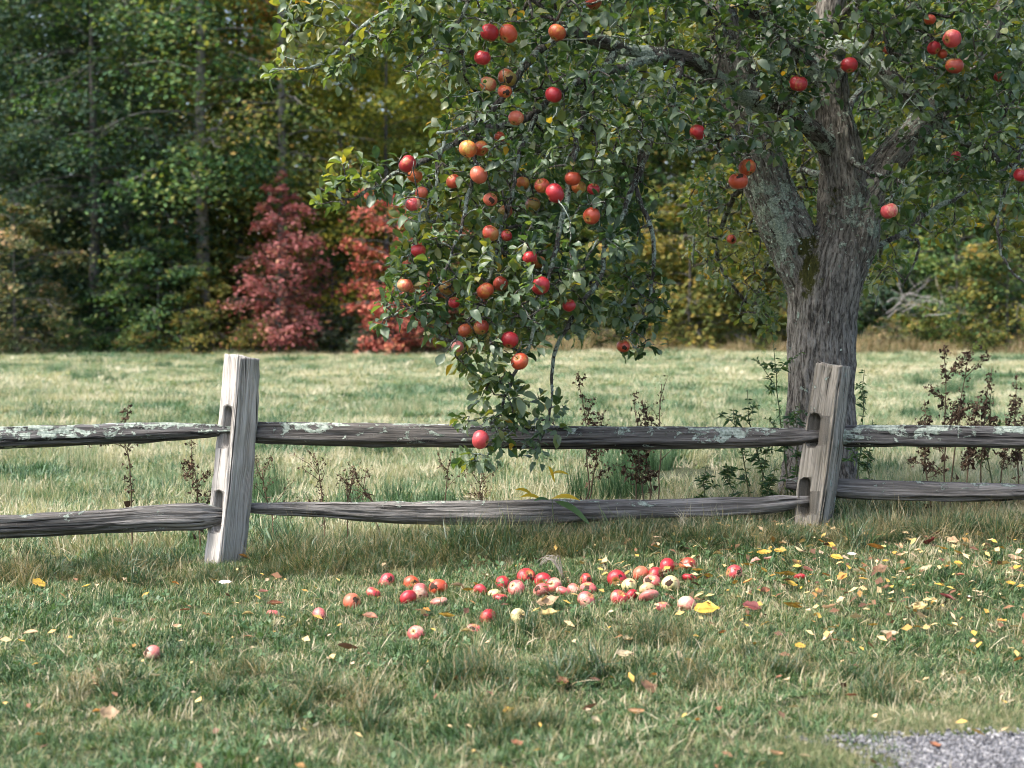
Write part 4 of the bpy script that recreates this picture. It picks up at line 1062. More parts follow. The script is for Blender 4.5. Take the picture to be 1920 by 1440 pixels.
# ------------------------------------------------------------------ branches: drawn main ones, then twigs grown towards leaf clusters
A = TY - 0.9
BR = [  # (px, py, Y, width px)
 [(1255, 104, 7.08, 20), (1190, 116, 6.95, 18), (1120, 132, 6.85, 16), (1062, 168, 6.75, 15), (1005, 214, 6.65, 13), (905, 231, 6.55, 12), (832, 264, 6.5, 11), (782, 290, 6.45, 10), (738, 314, 6.4, 8), (690, 348, 6.35, 6), (640, 370, 6.32, 5), (600, 352, 6.3, 3)],
 [(1084, 65, 6.85, 20), (1030, 92, 6.75, 15), (975, 140, 6.6, 13), (925, 190, 6.5, 12), (880, 225, 6.45, 9), (820, 250, 6.4, 6)],
 [(1150, 88, 6.95, 16), (1120, 150, 6.8, 14), (1095, 215, 6.7, 12), (1080, 300, 6.6, 11), (1062, 390, 6.55, 10), (1045, 470, 6.5, 9), (1015, 560, 6.48, 8), (992, 640, 6.46, 7), (960, 715, 6.44, 6), (932, 785, 6.42, 5), (908, 812, 6.4, 3)],
 [(1210, 100, 7.02, 14), (1195, 190, 6.95, 11), (1203, 290, 6.9, 10), (1190, 370, 6.88, 9), (1214, 425, 6.85, 9), (1226, 495, 6.85, 8), (1212, 560, 6.85, 6), (1178, 630, 6.85, 4)],
 [(1280, 110, 7.1, 16), (1262, 200, 7.0, 13), (1232, 290, 6.9, 11), (1180, 390, 6.8, 10), (1135, 480, 6.72, 9), (1100, 560, 6.66, 9), (1056, 625, 6.62, 8), (1032, 695, 6.6, 7), (1034, 770, 6.58, 5), (1005, 855, 6.55, 3)],
 [(1005, 214, 6.65, 10), (965, 310, 6.58, 8), (935, 420, 6.5, 8), (905, 530, 6.46, 7), (870, 600, 6.42, 5), (848, 640, 6.4, 3)],
 [(905, 231, 6.55, 9), (880, 330, 6.48, 8), (858, 420, 6.42, 7), (835, 500, 6.38, 6), (790, 560, 6.34, 5), (722, 598, 6.3, 3)],
 [(832, 264, 6.5, 7), (815, 350, 6.42, 6), (790, 400, 6.38, 5), (770, 480, 6.36, 3)],
 [(1120, 132, 6.85, 12), (1060, 230, 6.9, 11), (1010, 330, 6.95, 9), (960, 420, 7.0, 7), (930, 490, 7.0, 4)],
 [(1030, -120, 6.7, 16), (900, -60, 6.6, 13), (800, -2, 6.5, 11), (690, 60, 6.42, 8), (605, 124, 6.38, 5), (512, 130, 6.35, 3)],
 [(900, -60, 6.6, 9), (860, 30, 6.5, 7), (800, 92, 6.45, 5), (755, 132, 6.4, 3)],
 [(690, 60, 6.42, 5), (640, 30, 6.45, 4), (560, 45, 6.45, 3), (535, 20, 6.45, 2)],
 [(1352, 40, 7.6, 22), (1290, 0, 7.5, 16), (1220, -30, 7.4, 13), (1130, -60, 7.3, 10), (1030, -80, 7.1, 8)],
 [(1084, 65, 6.85, 12), (1040, 40, 6.8, 10), (990, -10, 6.75, 8), (960, -80, 6.7, 6)],
 [(1797, 268, 7.43, 16), (1840, 275, 7.4, 12), (1880, 300, 7.35, 9), (1925, 320, 7.3, 6)],
 [(1750, 215, 7.8, 16), (1820, 140, 7.6, 13), (1880, 118, 7.5, 11), (1960, 105, 7.4, 8)],
 [(1800, 160, 7.85, 10), (1690, 110, 7.4, 8), (1660, 60, 7.2, 7), (1700, 0, 7.1, 5)],
 [(1930, 250, 7.2, 9), (1890, 330, 7.15, 7), (1868, 420, 7.12, 6), (1885, 490, 7.1, 5), (1935, 545, 7.1, 3)],
 [(1612, 480, 7.8, 14), (1690, 440, 7.9, 11), (1760, 385, 8.0, 9), (1850, 335, 8.1, 7), (1940, 290, 8.2, 5)],
 [(1690, 440, 7.9, 6), (1720, 470, 8.1, 5), (1690, 540, 8.2, 3)],
 [(1406, 187, 7.35, 12), (1390, 250, 7.2, 9), (1330, 262, 7.0, 7), (1290, 290, 6.95, 5)],
 [(1470, 205, 7.45, 11), (1480, 150, 7.2, 9), (1500, 100, 7.05, 7), (1450, 60, 6.95, 5)],
 [(1440, 350, 7.7, 16), (1400, 350, 8.3, 12), (1370, 400, 8.7, 10), (1350, 480, 8.9, 8), (1400, 570, 9.0, 5)],
 [(1400, 350, 8.3, 9), (1340, 350, 8.8, 7), (1310, 430, 9.0, 5), (1300, 500, 9.1, 3)],
 [(1578, 340, 7.65, 14), (1480, 330, 8.4, 11), (1450, 420, 8.8, 8), (1430, 520, 9.0, 6), (1410, 600, 9.1, 4)],
 [(1600, 440, 7.7, 12), (1660, 420, 8.5, 9), (1650, 500, 8.9, 6), (1640, 580, 9.0, 3)],
 [(1566, 240, 7.65, 18), (1600, 180, 8.2, 14), (1650, 130, 8.7, 11), (1720, 60, 9.1, 8)],
 [(1378, 140, 7.65, 18), (1300, 170, 8.1, 13), (1200, 190, 8.4, 10), (1100, 180, 8.6, 7)],
 [(1405, 250, 7.6, 14), (1330, 280, 8.0, 10), (1250, 260, 8.3, 8), (1170, 250, 8.5, 5)],
 [(1552, 60, 7.7, 18), (1620, 0, 7.3, 13), (1680, -60, 7.0, 10), (1760, -120, 6.8, 7)],
 [(1560, 120, 7.6, 12), (1600, 110, 7.2, 10), (1640, 60, 7.0, 8), (1600, 10, 6.9, 5)],
 [(1590, 300, 7.6, 12), (1640, 330, 7.3, 9), (1690, 350, 7.15, 6), (1660, 375, 7.1, 4)],
]
nodes_p = []; nodes_r = []; parent = []
def add_node(p, r, par):
    nodes_p.append(np.asarray(p, float)); nodes_r.append(r); parent.append(par); return len(nodes_p) - 1
rr = np.random.default_rng(5)
for key in ('left', 'middle', 'right', 'cross', 'upper', 'arch'):
    s = spline(poly(LIMBS[key]), 30)
    if key in ('left', 'middle', 'right'): s = s[12:]
    for q in s: add_node(q[:3], q[3], -1)
for b in BR:
    s = spline(poly(b), max(12, len(b) * 5))
    wob = np.cumsum(rr.normal(0, 0.006, (len(s), 3)), 0); wob -= np.linspace(0, 1, len(s))[:, None] * wob[-1]
    s[:, :3] += wob
    knots = 1 + 0.18 * np.array([nz(i * 0.9, b[0][0], 0) for i in range(len(s))])
    G = Geo(); Vt, Ft, _ = tube(s[:, :3], s[:, 3] * knots, 9)
    al = np.concatenate([[0], np.cumsum(np.linalg.norm(np.diff(s[:, :3], axis=0), axis=1))])
    for i in range(len(Vt)):
        Vt[i] += 0.0035 * np.array((nz(*(Vt[i] * 45)), nz(*(Vt[i] * 45 + 7)), nz(*(Vt[i] * 45 + 13))))
    G.add(Vt, Ft, grain=Vt[:, [2, 0, 1]], lich=np.full(len(Vt), 0.3))
    tpart('branch', G.mesh('branch', [M['branch']]))
    for q in s: add_node(q[:3], q[3], -1)
# branches of the crown above the picture
for k in range(26):
    src = [np.array(P(1335, -90, TY + 0.1)), np.array(P(1590, -320, TY + 0.2)), np.array(P(1900, -60, TY + 0.3)), np.array(P(1340, -90, TY - 0.2))][k % 4]
    ang = k * 2.4; d = np.array((math.cos(ang), 0.8 * math.sin(ang), rr.uniform(0.15, 0.6)))
    ln = rr.uniform(1.2, 2.1); u = np.linspace(0, 1, 9)[:, None]
    s = src + d * ln * u + np.array((0, 0, -0.5)) * ln * u ** 2 * 0.6 + np.cumsum(rr.normal(0, 0.02, (9, 3)), 0)
    G = Geo(); G.tube(s, np.linspace(0.03, 0.008, 9), 6, grain=np.zeros(3) + np.zeros((9 * 6 + 2, 3)), lich=np.zeros(56))
    tpart('branch', G.mesh('branch', [M['branch']]))
    for q in s: add_node(q, 0.01, -1)
n_main = len(nodes_p)

# leaf cluster positions: polygons in the picture with a depth range give each bough its place
def in_poly(poly_, x, y):
    poly_ = np.array(poly_, float); inside = np.zeros(len(x), bool); j = len(poly_) - 1
    for i in range(len(poly_)):
        xi, yi = poly_[i]; xj, yj = poly_[j]
        c = ((yi > y) != (yj > y)) & (x < (xj - xi) * (y - yi) / (yj - yi + 1e-12) + xi); inside ^= c; j = i
    return inside
REG = [  # polygon, Y range, count
 ([(1590, 20), (1930, 20), (1930, 260), (1800, 290), (1690, 260), (1610, 150)], (6.85, 7.35), 120),
 ([(1300, -40), (1560, -40), (1540, 60), (1400, 140), (1310, 90)], (6.85, 7.3), 60),
 ([(800, -60), (1250, -60), (1240, 60), (1150, 110), (1120, 200), (1010, 230), (900, 220), (830, 215), (790, 160), (750, 130), (800, 60)], (6.3, 7.3), 330),
 ([(830, 215), (1010, 225), (1180, 130), (1300, 130), (1300, 270), (1230, 290), (1150, 350), (1150, 420), (1000, 430), (860, 420), (760, 370), (790, 290)], (6.3, 7.2), 380),
 ([(760, 370), (860, 415), (1150, 420), (1170, 460), (1120, 500), (1060, 520), (1040, 590), (900, 590), (770, 580), (740, 520), (750, 460)], (6.25, 6.9), 330),
 ([(770, 560), (900, 585), (1040, 585), (1000, 660), (960, 690), (870, 690), (850, 660), (810, 640)], (6.25, 6.7), 85),
 ([(590, 340), (640, 300), (720, 300), (790, 300), (780, 350), (700, 375), (640, 400), (600, 400)], (6.25, 6.45), 42),
 ([(690, 590), (740, 520), (800, 540), (780, 600), (720, 615)], (6.25, 6.4), 22),
 ([(870, 690), (960, 690), (980, 740), (960, 800), (930, 870), (870, 870), (855, 800), (900, 750)], (6.35, 6.5), 52),
 ([(960, 740), (1050, 740), (1060, 800), (1040, 860), (985, 880), (960, 820)], (6.4, 6.6), 26),
 ([(1040, 520), (1120, 500), (1110, 620), (1060, 630), (1040, 600)], (6.5, 6.75), 34),
 ([(1150, 480), (1200, 470), (1250, 520), (1250, 600), (1215, 670), (1160, 660), (1145, 560)], (6.75, 6.95), 62),
 ([(1150, 300), (1230, 290), (1240, 420), (1200, 470), (1150, 430)], (6.8, 7.0), 26),
 ([(500, 100), (600, 95), (690, 40), (800, -30), (830, 0), (720, 80), (640, 150), (500, 150)], (6.3, 6.5), 66),
 ([(530, -10), (640, 0), (660, 40), (560, 70), (530, 40)], (6.35, 6.5), 26),
 ([(700, 0), (800, -20), (830, 60), (760, 110), (700, 60)], (6.4, 6.6), 30),
 ([(1240, -60), (1480, -60), (1500, 60), (1440, 130), (1300, 120), (1240, 60)], (6.9, 8.6), 190),
 ([(1290, 130), (1480, 140), (1520, 200), (1480, 290), (1400, 300), (1300, 290)], (6.8, 7.3), 130),
 ([(1440, 30), (1560, 30), (1600, 120), (1560, 190), (1480, 190), (1440, 120)], (6.8, 7.3), 95),
 ([(1560, -60), (1930, -60), (1930, 130), (1820, 150), (1700, 130), (1600, 100)], (6.8, 8.5), 320),
 ([(1620, 120), (1930, 130), (1930, 260), (1820, 270), (1760, 180), (1650, 160)], (6.9, 8.4), 170),
 ([(1600, 200), (1700, 180), (1720, 300), (1660, 330), (1600, 300)], (7.9, 9.2), 70),
 ([(1690, 250), (1930, 260), (1930, 330), (1800, 350), (1700, 330)], (7.0, 8.6), 110),
 ([(1630, 320), (1720, 320), (1740, 400), (1690, 430), (1640, 400)], (7.0, 7.3), 46),
 ([(1840, 330), (1930, 320), (1930, 480), (1880, 470), (1850, 400)], (7.0, 7.3), 36),
 ([(1290, 320), (1420, 310), (1480, 440), (1480, 560), (1450, 650), (1400, 620), (1370, 560), (1310, 520), (1280, 400)], (8.3, 9.4), 260),
 ([(1490, 200), (1550, 250), (1550, 420), (1500, 420), (1460, 300)], (8.2, 9.3), 90),
 ([(1610, 380), (1720, 360), (1700, 470), (1660, 560), (1620, 560)], (8.3, 9.2), 80),
 ([(1700, 340), (1860, 320), (1860, 420), (1740, 450)], (8.2, 9.2), 60),
 ([(1050, 60), (1330, 60), (1330, 260), (1150, 300), (1050, 230)], (7.7, 9.0), 260),
 ([(880, 20), (1100, 20), (1080, 320), (920, 330), (850, 200)], (7.2, 8.2), 170),
]
CL = []
for poly_, (y0, y1), cnt in REG:
    pa = np.array(poly_, float); got = 0; cnt = int(cnt * 0.8)
    while got < cnt:
        x = rr.uniform(pa[:, 0].min(), pa[:, 0].max(), 400); y = rr.uniform(pa[:, 1].min(), pa[:, 1].max(), 400)
        k = in_poly(poly_, x, y)
        for a, b in zip(x[k], y[k]):
            if got >= cnt: break
            CL.append(P(a, b, rr.uniform(y0, y1))); got += 1
# crown beyond the picture: above the frame and out to the right
got = 0
while got < 1150:
    q = np.array((1.15, 7.7, 3.35)) + np.array((2.9, 2.3, 1.35)) * unit(rr.normal(0, 1, 3)) * rr.uniform(0.2, 1) ** (1 / 2.2)
    a, b = project(q)
    if (b < -30 and q[2] > 2.3) or (a > 1960 and b < 500):
        CL.append(q); got += 1
CL = np.array(CL)

# ------------------------------------------------------------------ apples on the tree
# (px, py, radius px, Y, skin, calyx facing: 0 down, 1 towards viewer; damage; where)
AP = [
 (918, 62, 18, 6.42, 'red', 0, 0, 'left of the touching pair at the top of the boughs'),
 (953, 64, 18, 6.42, 'orange', 0, 0, 'right of the touching pair at the top of the boughs'),
 (905, 109, 16, 6.42, 'red', 0, 0, 'long narrow one hanging just below the touching pair'),
 (1044, 61, 17, 6.5, 'orange', 0, 0, 'at the tip of the dark crossing limb'),
 (914, 158, 16, 6.52, 'blush', 0, 0, 'behind the grey branch below the narrow red one'),
 (951, 147, 18, 6.55, 'olive', 0, 1, 'shaded with dark scab under the touching pair'),
 (947, 172, 14, 6.45, 'orange', 0, 1, 'with a rotten spot under the shaded olive one'),
 (1037, 178, 17, 6.45, 'red', 0, 0, 'alone on the lichened branches right of the olive one'),
 (968, 222, 15, 6.5, 'blush', 0, 0, 'half hidden by leaves beneath the rotten orange one'),
 (937, 257, 11, 6.6, 'orange', 0, 0, 'tiny glimpse above the yellow orange pair'),
 (878, 280, 18, 6.38, 'yellow', 0, 0, 'front one of the yellow orange pair at mid left'),
 (902, 278, 15, 6.48, 'orange', 0, 0, 'rear one of the yellow orange pair at mid left'),
 (897, 328, 18, 6.36, 'blush', 0, 0, 'hanging by a straight stalk below the yellow orange pair'),
 (764, 308, 17, 6.34, 'red', 1, 0, 'with its eye showing on the leftmost bough'),
 (778, 330, 15, 6.44, 'yellow', 0, 0, 'tucked under the red one on the leftmost bough'),
 (850, 341, 14, 6.42, 'orange', 0, 0, 'just left of the one on the straight stalk'),
 (790, 362, 13, 6.38, 'blush', 0, 0, 'upper one of two below the leftmost bough'),
 (775, 383, 15, 6.36, 'pinkred', 0, 0, 'lower one of two below the leftmost bough'),
 (1040, 363, 19, 6.38, 'red', 1, 0, 'largest glossy one in the middle of the boughs'),
 (1016, 349, 15, 6.46, 'orange', 0, 0, 'peeping out left of the largest glossy one'),
 (1073, 335, 16, 6.48, 'orange', 0, 0, 'above right of the largest glossy one'),
 (1086, 352, 14, 6.56, 'yellow', 0, 0, 'behind the orange one right of the largest glossy one'),
 (1113, 355, 12, 6.5, 'red', 0, 0, 'small one at the right of the middle cluster'),
 (919, 374, 14, 6.42, 'blush', 0, 1, 'with a brown split below the straight stalk one'),
 (980, 343, 13, 6.62, 'yellow', 0, 0, 'deep in the leaves left of the largest glossy one'),
 (948, 397, 15, 6.6, 'olive', 0, 0, 'in shade below the split one'),
 (1000, 384, 15, 6.66, 'olive', 0, 0, 'in deep shade under the largest glossy one'),
 (1108, 405, 17, 6.44, 'orange', 1, 0, 'on the bare twig right of the largest glossy one'),
 (920, 438, 17, 6.36, 'brown', 0, 0, 'russet one in the middle of the lower boughs'),
 (949, 442, 11, 6.5, 'red', 0, 0, 'sliver right of the russet one'),
 (785, 470, 14, 6.36, 'red', 0, 0, 'half covered by leaves on the left lower bough'),
 (994, 484, 14, 6.36, 'red', 0, 0, 'upper one of two half hidden at lower right'),
 (1010, 492, 14, 6.46, 'brown', 0, 0, 'in shade behind the half hidden red one'),
 (758, 535, 15, 6.33, 'blush', 0, 0, 'pale one at the tip of the lower left twig'),
 (776, 545, 13, 6.42, 'olive', 0, 0, 'shaded one behind the pale one on the lower left twig'),
 (911, 545, 17, 6.35, 'orange', 0, 0, 'front one of the lower middle pair'),
 (938, 533, 15, 6.45, 'brown', 0, 0, 'shaded rear one of the lower middle pair'),
 (1013, 536, 18, 6.36, 'red', 0, 0, 'lower one of two at lower right behind a leaf rosette'),
 (836, 540, 15, 6.46, 'olive', 0, 0, 'in shade between the lower left and lower middle ones'),
 (852, 568, 12, 6.42, 'red', 0, 0, 'small one above the silvery leaf tips'),
 (1067, 573, 13, 6.5, 'red', 0, 0, 'mostly covered by a rosette at the lower right'),
 (874, 620, 15, 6.4, 'olive', 0, 0, 'left of the bottom russet pair'),
 (902, 614, 15, 6.36, 'brown', 0, 0, 'right of the bottom russet pair'),
 (857, 650, 13, 6.36, 'pale', 0, 0, 'pale pink one at the bottom left tip'),
 (956, 638, 17, 6.34, 'red', 0, 0, 'upper of the last two above the meadow'),
 (975, 677, 17, 6.33, 'orange', 1, 0, 'lower of the last two above the meadow with a pale scar'),
 (901, 825, 18, 6.36, 'pinkred', 0, 0, 'lowest one hanging in front of the upper rail'),
 (1168, 650, 13, 6.8, 'orange', 0, 1, 'with a rotten hole at the end of the long dangling branch'),
 (1307, 248, 16, 6.85, 'red', 0, 0, 'alone left of the trunk under a leaf rosette'),
 (1496, 157, 17, 6.9, 'red', 0, 0, 'in front of the dark middle limb'),
 (1592, 122, 16, 7.0, 'red', 0, 0, 'just right of the middle limb'),
 (1664, 95, 9, 7.4, 'brown', 0, 0, 'small dull one between the middle limb and the right cluster'),
 (1743, 37, 11, 6.95, 'orange', 0, 0, 'topmost one of the upper right cluster'),
 (1784, 72, 18, 6.9, 'pinkred', 0, 0, 'largest of the upper right cluster with a pale scar'),
 (1752, 90, 13, 6.98, 'red', 0, 0, 'left one of the upper right cluster'),
 (1766, 101, 10, 7.0, 'orange', 0, 0, 'smallest of the upper right cluster'),
 (1789, 124, 17, 6.92, 'brown', 0, 0, 'lowest of the upper right cluster'),
 (1873, 144, 10, 7.2, 'red', 0, 0, 'small dark one near the right edge'),
 (1792, 293, 10, 7.36, 'red', 0, 0, 'small dark one under the lichened arching limb'),
 (1385, 340, 18, 7.0, 'orange', 0, 2, 'with a black hole beside the left limb'),
 (1402, 314, 17, 7.06, 'orange', 0, 0, 'resting above the holed one beside the left limb'),
 (1428, 396, 9, 8.3, 'orange', 0, 0, 'small one against the left limb below the holed one'),
 (1371, 449, 10, 8.2, 'orange', 0, 1, 'small bright one among the backlit leaves'),
 (1668, 396, 17, 6.95, 'pinkred', 0, 0, 'glossy one alone right of the trunk fork'),
 (1916, 328, 15, 7.0, 'red', 0, 0, 'cut by the right edge of the picture'),
 (1113, 4, 16, 6.7, 'brown', 0, 0, 'cut by the top edge of the picture'),
]
AC = np.array([P(a[0], a[1], a[3]) for a in AP])
AR = np.array([max(a[2], 9) / FPX * a[3] for a in AP])
# clusters also grow where apples hang
CL = np.vstack([CL, AC + np.stack([0 * AR, 0.01 + 0 * AR, AR * 1.35], -1)])

# grow twigs
base_nodes = np.array(nodes_p)
d0 = np.array([np.min(np.linalg.norm(base_nodes - c, axis=1)) for c in CL])
order = np.argsort(d0)
NP_ = np.zeros((n_main + 40000, 3)); NP_[:n_main] = base_nodes; nn_ = n_main
par = np.full(len(NP_), -1); tips = []; chains = []
for ci in order:
    c = CL[ci]
    d = np.linalg.norm((NP_[:nn_] - c) * np.array((1, 1, 1.0)), axis=1)
    d = d + 0.25 * np.maximum(0, c[2] - NP_[:nn_, 2] - 0.05)      # twigs prefer to hang
    j = int(np.argmin(d)); p0 = NP_[j]; ln = np.linalg.norm(c - p0)
    m = max(2, int(ln / 0.04) + 1)
    u = np.linspace(0, 1, m + 1)[1:, None]
    off = rr.normal(0, 0.1 * ln, 3) + np.array((0, 0, 0.10 * ln))
    path = p0 + (c - p0) * u + off * (4 * u * (1 - u)) * 0.5 + rr.normal(0, 0.004, (m, 3)) * (u < 1)
    ids = []; prev = j
    for q in path:
        NP_[nn_] = q; par[nn_] = prev; prev = nn_; ids.append(nn_); nn_ += 1
    chains.append((j, ids)); tips.append((ci, prev))
cnt = np.zeros(nn_)
for ci, t in tips: cnt[t] += 1
for i in range(nn_ - 1, n_main - 1, -1):
    if par[i] >= n_main: cnt[par[i]] += cnt[i]
trad = np.minimum(0.0011 + 0.0011 * cnt ** 0.55, 0.011)
G = Geo()
for j, ids in chains:
    pts = np.vstack([NP_[j], NP_[ids]]); r = np.concatenate([[trad[ids[0]]], trad[ids]])
    Vt, Ft, _ = tube(pts, r * (1 + 0.25 * np.sin(np.arange(len(r)) * 2.1 + j)), 5, True)
    G.add(Vt, Ft, grain=Vt[:, [2, 0, 1]], lich=np.full(len(Vt), 0.25))
tpart('twig', G.mesh('twig', [M['twig']]), 'stuff')

# leaves: rosettes at the cluster tips and along the twigs
def leaf_template(curl, fold):
    """12 triangles; x along the leaf, y across, z up; unit length"""
    u = [0.0, 0.28, 0.58, 0.84, 1.0]; w = [0, 0.25, 0.31, 0.20, 0]
    V = [(0, 0, 0)]
    for k in (1, 2, 3):
        z = -curl * u[k] ** 2
        V += [(u[k], -w[k], z + fold * w[k] + 0.03 * math.sin(9 * u[k])), (u[k], 0, z), (u[k], w[k], z + fold * w[k] - 0.03 * math.sin(7 * u[k]))]
    V += [(1.0, 0, -curl * 1.0)]
    T = [(0, 2, 1), (0, 3, 2)]
    for k in (0, 1):
        a = 1 + 3 * k; b = a + 3
        T += [(a, a + 1, b + 1), (a, b + 1, b), (a + 1, a + 2, b + 2), (a + 1, b + 2, b + 1)]
    T += [(7, 8, 10), (8, 9, 10)]
    return np.array(V, float), np.array(T)
TPL = [leaf_template(c, f) for c, f in ((0.12, 0.25), (0.3, 0.5), (0.5, 0.2), (0.2, 0.9), (-0.15, 0.4), (0.75, 0.6))]
for k in range(6):       # each kind of leaf has its own wave, twist and lopsidedness
    q = np.random.default_rng(60 + k); T_ = TPL[k][0]; T_[:, 2] += q.normal(0, 0.05, 11) * (T_[:, 0] > 0); T_[:, 1] *= q.uniform(0.85, 1.15) * (1 + 0.12 * np.sign(T_[:, 1]) * q.normal()); T_[:, 1] += 0.14 * q.normal() * T_[:, 0] ** 2
lp, ld, lnr, ls = [], [], [], []
def rosette(c, axis, k, s0):
    ax = unit(axis); r = unit(np.cross(ax, rr.normal(0, 1, 3))); b = np.cross(ax, r)
    ph = rr.uniform(0, 6.28)
    for q in range(k):
        a = ph + q * 2.4 + rr.normal(0, 0.25); sp = rr.uniform(0.5, 1.35)
        d = unit(ax * math.cos(sp) + (r * math.cos(a) + b * math.sin(a)) * math.sin(sp) + np.array((0, 0, -0.22)))
        up = unit(np.array((0, 0, 1.0)) * 0.9 + ax * 0.5 + rr.normal(0, 0.42, 3)); nn = unit(up - d * np.dot(up, d))
        st = rr.uniform(0.008, 0.022)
        lp.append(c + d * st + rr.normal(0, 0.006, 3)); ld.append(d); lnr.append(nn); ls.append(s0 * rr.uniform(0.65, 1.2))
n_ap0 = len(CL) - len(AP)
for ci, t in tips:
    c = NP_[t]; ax = unit(c - NP_[par[t]]) * 0.6 + np.array((0, -0.12, 0.35)) + rr.normal(0, 0.25, 3)
    outside = project(c)[1] < -40
    k = rr.integers(4, 8) if not outside else rr.integers(5, 8)
    if ci >= n_ap0: k = rr.integers(2, 5)
    rosette(c, ax, k, rr.uniform(0.04, 0.056) if not outside else 0.085)
for j, ids in chains:
    for i in ids[:-1]:
        if rr.uniform() < 0.22: rosette(NP_[i], rr.normal(0, 0.5, 3) + np.array((0, -0.1, 0.4)), rr.integers(1, 4), 0.044)
lp, ld, lnr, ls = map(np.array, (lp, ld, lnr, ls))
# no leaf grows through an apple, and few hang right in front of one
keep = np.ones(len(lp), bool); mid = lp + ld * ls[:, None] * 0.5
mx, my = project(mid)
for a, c, r in zip(AP, AC, AR):
    near = np.linalg.norm(mid - c, axis=1) < r * 1.15
    dx = (mx - a[0]) / a[2]; dy = (my - a[1]) / a[2]
    front = (mid[:, 1] < c[1] + r) & (dx ** 2 + (dy + 0.0) ** 2 < 1.5 ** 2)
    lucky = rr.uniform(0, 1, len(lp)) < (0.14 if a[2] > 14 else 0.3)
    keep &= ~near & ~(front & ~lucky)
for key, pr in (('cross', 0.4), ('left', 0.65), ('middle', 0.6), ('upper', 0.5), ('arch', 0.85), ('right', 0.85)):
    s = spline(np.array(LIMBS[key], float), 60)
    dd = np.full(len(lp), 1e9); wy = np.zeros(len(lp)); ww_ = np.zeros(len(lp))
    for q in s:
        e = np.hypot(mx - q[0], my - q[1]); k = e < dd; dd[k] = e[k]; wy[k] = q[2]; ww_[k] = q[3]
    keep &= ~((dd < ww_ * 0.5 + 3) & (mid[:, 1] < wy) & (rr.uniform(0, 1, len(lp)) > pr))
lp, ld, lnr, ls, mid = lp[keep], ld[keep], lnr[keep], ls[keep], mid[keep]
mx, my = mx[keep], my[keep]
nL = len(lp)
back = sstep(7.8, 8.6, lp[:, 1])
cv = np.array([nz(*(q * 3.1)) for q in lp])
tone = np.clip(rr.normal(0.34, 0.16, nL) + 0.45 * cv + 0.12 * sstep(1000, 720, mx) + 0.42 * sstep(7.4, 8.4, lp[:, 1]) * rr.uniform(0.3, 1, nL), 0, 0.93)  # far leaves get a yellower tone, painted as if lit from behind
tone = np.where(rr.uniform(0, 1, nL) < 0.012, rr.uniform(0.95, 1, nL), tone)
tk = rr.integers(0, 6, nL); lb = np.cross(lnr, ld)
# the 300 leaves that show largest are parts of their own
vis = (mx > 10) & (mx < 1910) & (my > 10) & (my < 1430)
size_px = np.where(vis, ls / lp[:, 1] * (0.5 + np.abs(lnr[:, 1])), 0)
top = np.argsort(-(size_px + 0.006 * (lp[:, 1] < 6.42)))[:300]
single = np.zeros(nL, bool); single[top] = True
G = Geo()
for k in range(6):
    q = np.where((tk == k) & ~single)[0]; T, Tf = TPL[k]
    Vv = lp[q][:, None, :] + ls[q][:, None, None] * (T[None, :, 0:1] * ld[q][:, None, :] + T[None, :, 1:2] * lb[q][:, None, :] + T[None, :, 2:3] * lnr[q][:, None, :])
    nvt = len(T); Fv = (np.arange(len(q)) * nvt)[:, None, None] + Tf[None]
    G.add(Vv.reshape(-1, 3), Fv.reshape(-1, 3), tone=np.repeat(tone[q], nvt))
tpart('foliage', G.mesh('foliage', [M['apple_leaf']]), 'stuff')
tone_b = np.array([0.15, 0.3, 0.42, 0.55, 0.75]); leaf_me = {}
for i in top:
    b = int(np.argmin(np.abs(tone_b - tone[i])))
    if (tk[i], b) not in leaf_me:
        T, Tf = TPL[tk[i]]; leaf_me[(tk[i], b)] = np_mesh('leaf', T, Tf, [M['apple_leaf']], True, {'tone': np.full(len(T), tone_b[b])})
    o = bpy.data.objects.new('leaf', leaf_me[(tk[i], b)]); COL.objects.link(o); o.parent = tree
    Mx = Matrix(((ld[i][0] * ls[i], lb[i][0] * ls[i], lnr[i][0] * ls[i], lp[i][0] - TL[0]), (ld[i][1] * ls[i], lb[i][1] * ls[i], lnr[i][1] * ls[i], lp[i][1] - TL[1]), (ld[i][2] * ls[i], lb[i][2] * ls[i], lnr[i][2] * ls[i], lp[i][2] - TL[2]), (0, 0, 0, 1)))
    o.matrix_local = Mx

# crusty lichen flakes on bark and branches
c, nr = [], []
w = np.clip(TRUNK_L, 0.01, 1); pick = rr.choice(len(w), 2600, p=w / w.sum())
cn = TRUNK_PTS[pick] + rr.normal(0, 0.003, (2600, 3)); c.append(cn + TRUNK_N[pick] * 0.004); nr.append(unit(TRUNK_N[pick] + rr.normal(0, 0.5, (2600, 3))))
mp = np.array(nodes_p)[180:n_main]; mr = np.array(nodes_r)[180:n_main]
wgt = mr + 0.003; wgt[np.array([project(q)[1] < -60 for q in mp])] = 0
k = rr.choice(len(mp), 3400, p=wgt / wgt.sum())
dv = unit(rr.normal(0, 1, (3400, 3)) + np.array((0, -0.3, 0.4)))
j2 = np.clip(k + rr.integers(-1, 2, 3400), 0, len(mp) - 1); f = rr.uniform(0, 0.5, 3400)[:, None]
seg_ok = (np.linalg.norm(mp[j2] - mp[k], axis=1) < 0.15)[:, None]
cc = np.where(seg_ok, mp[k] * (1 - f) + mp[j2] * f, mp[k]) + dv * mr[k][:, None] * 1.05
c.append(cc); nr.append(unit(dv + rr.normal(0, 0.6, (3400, 3))))
c, nr = np.concatenate(c), np.concatenate(nr)
V, Fq = leaf_quads(c, nr, rr.uniform(0.006, 0.018, len(c)), rr)
V += rr.normal(0, 0.0012, V.shape)
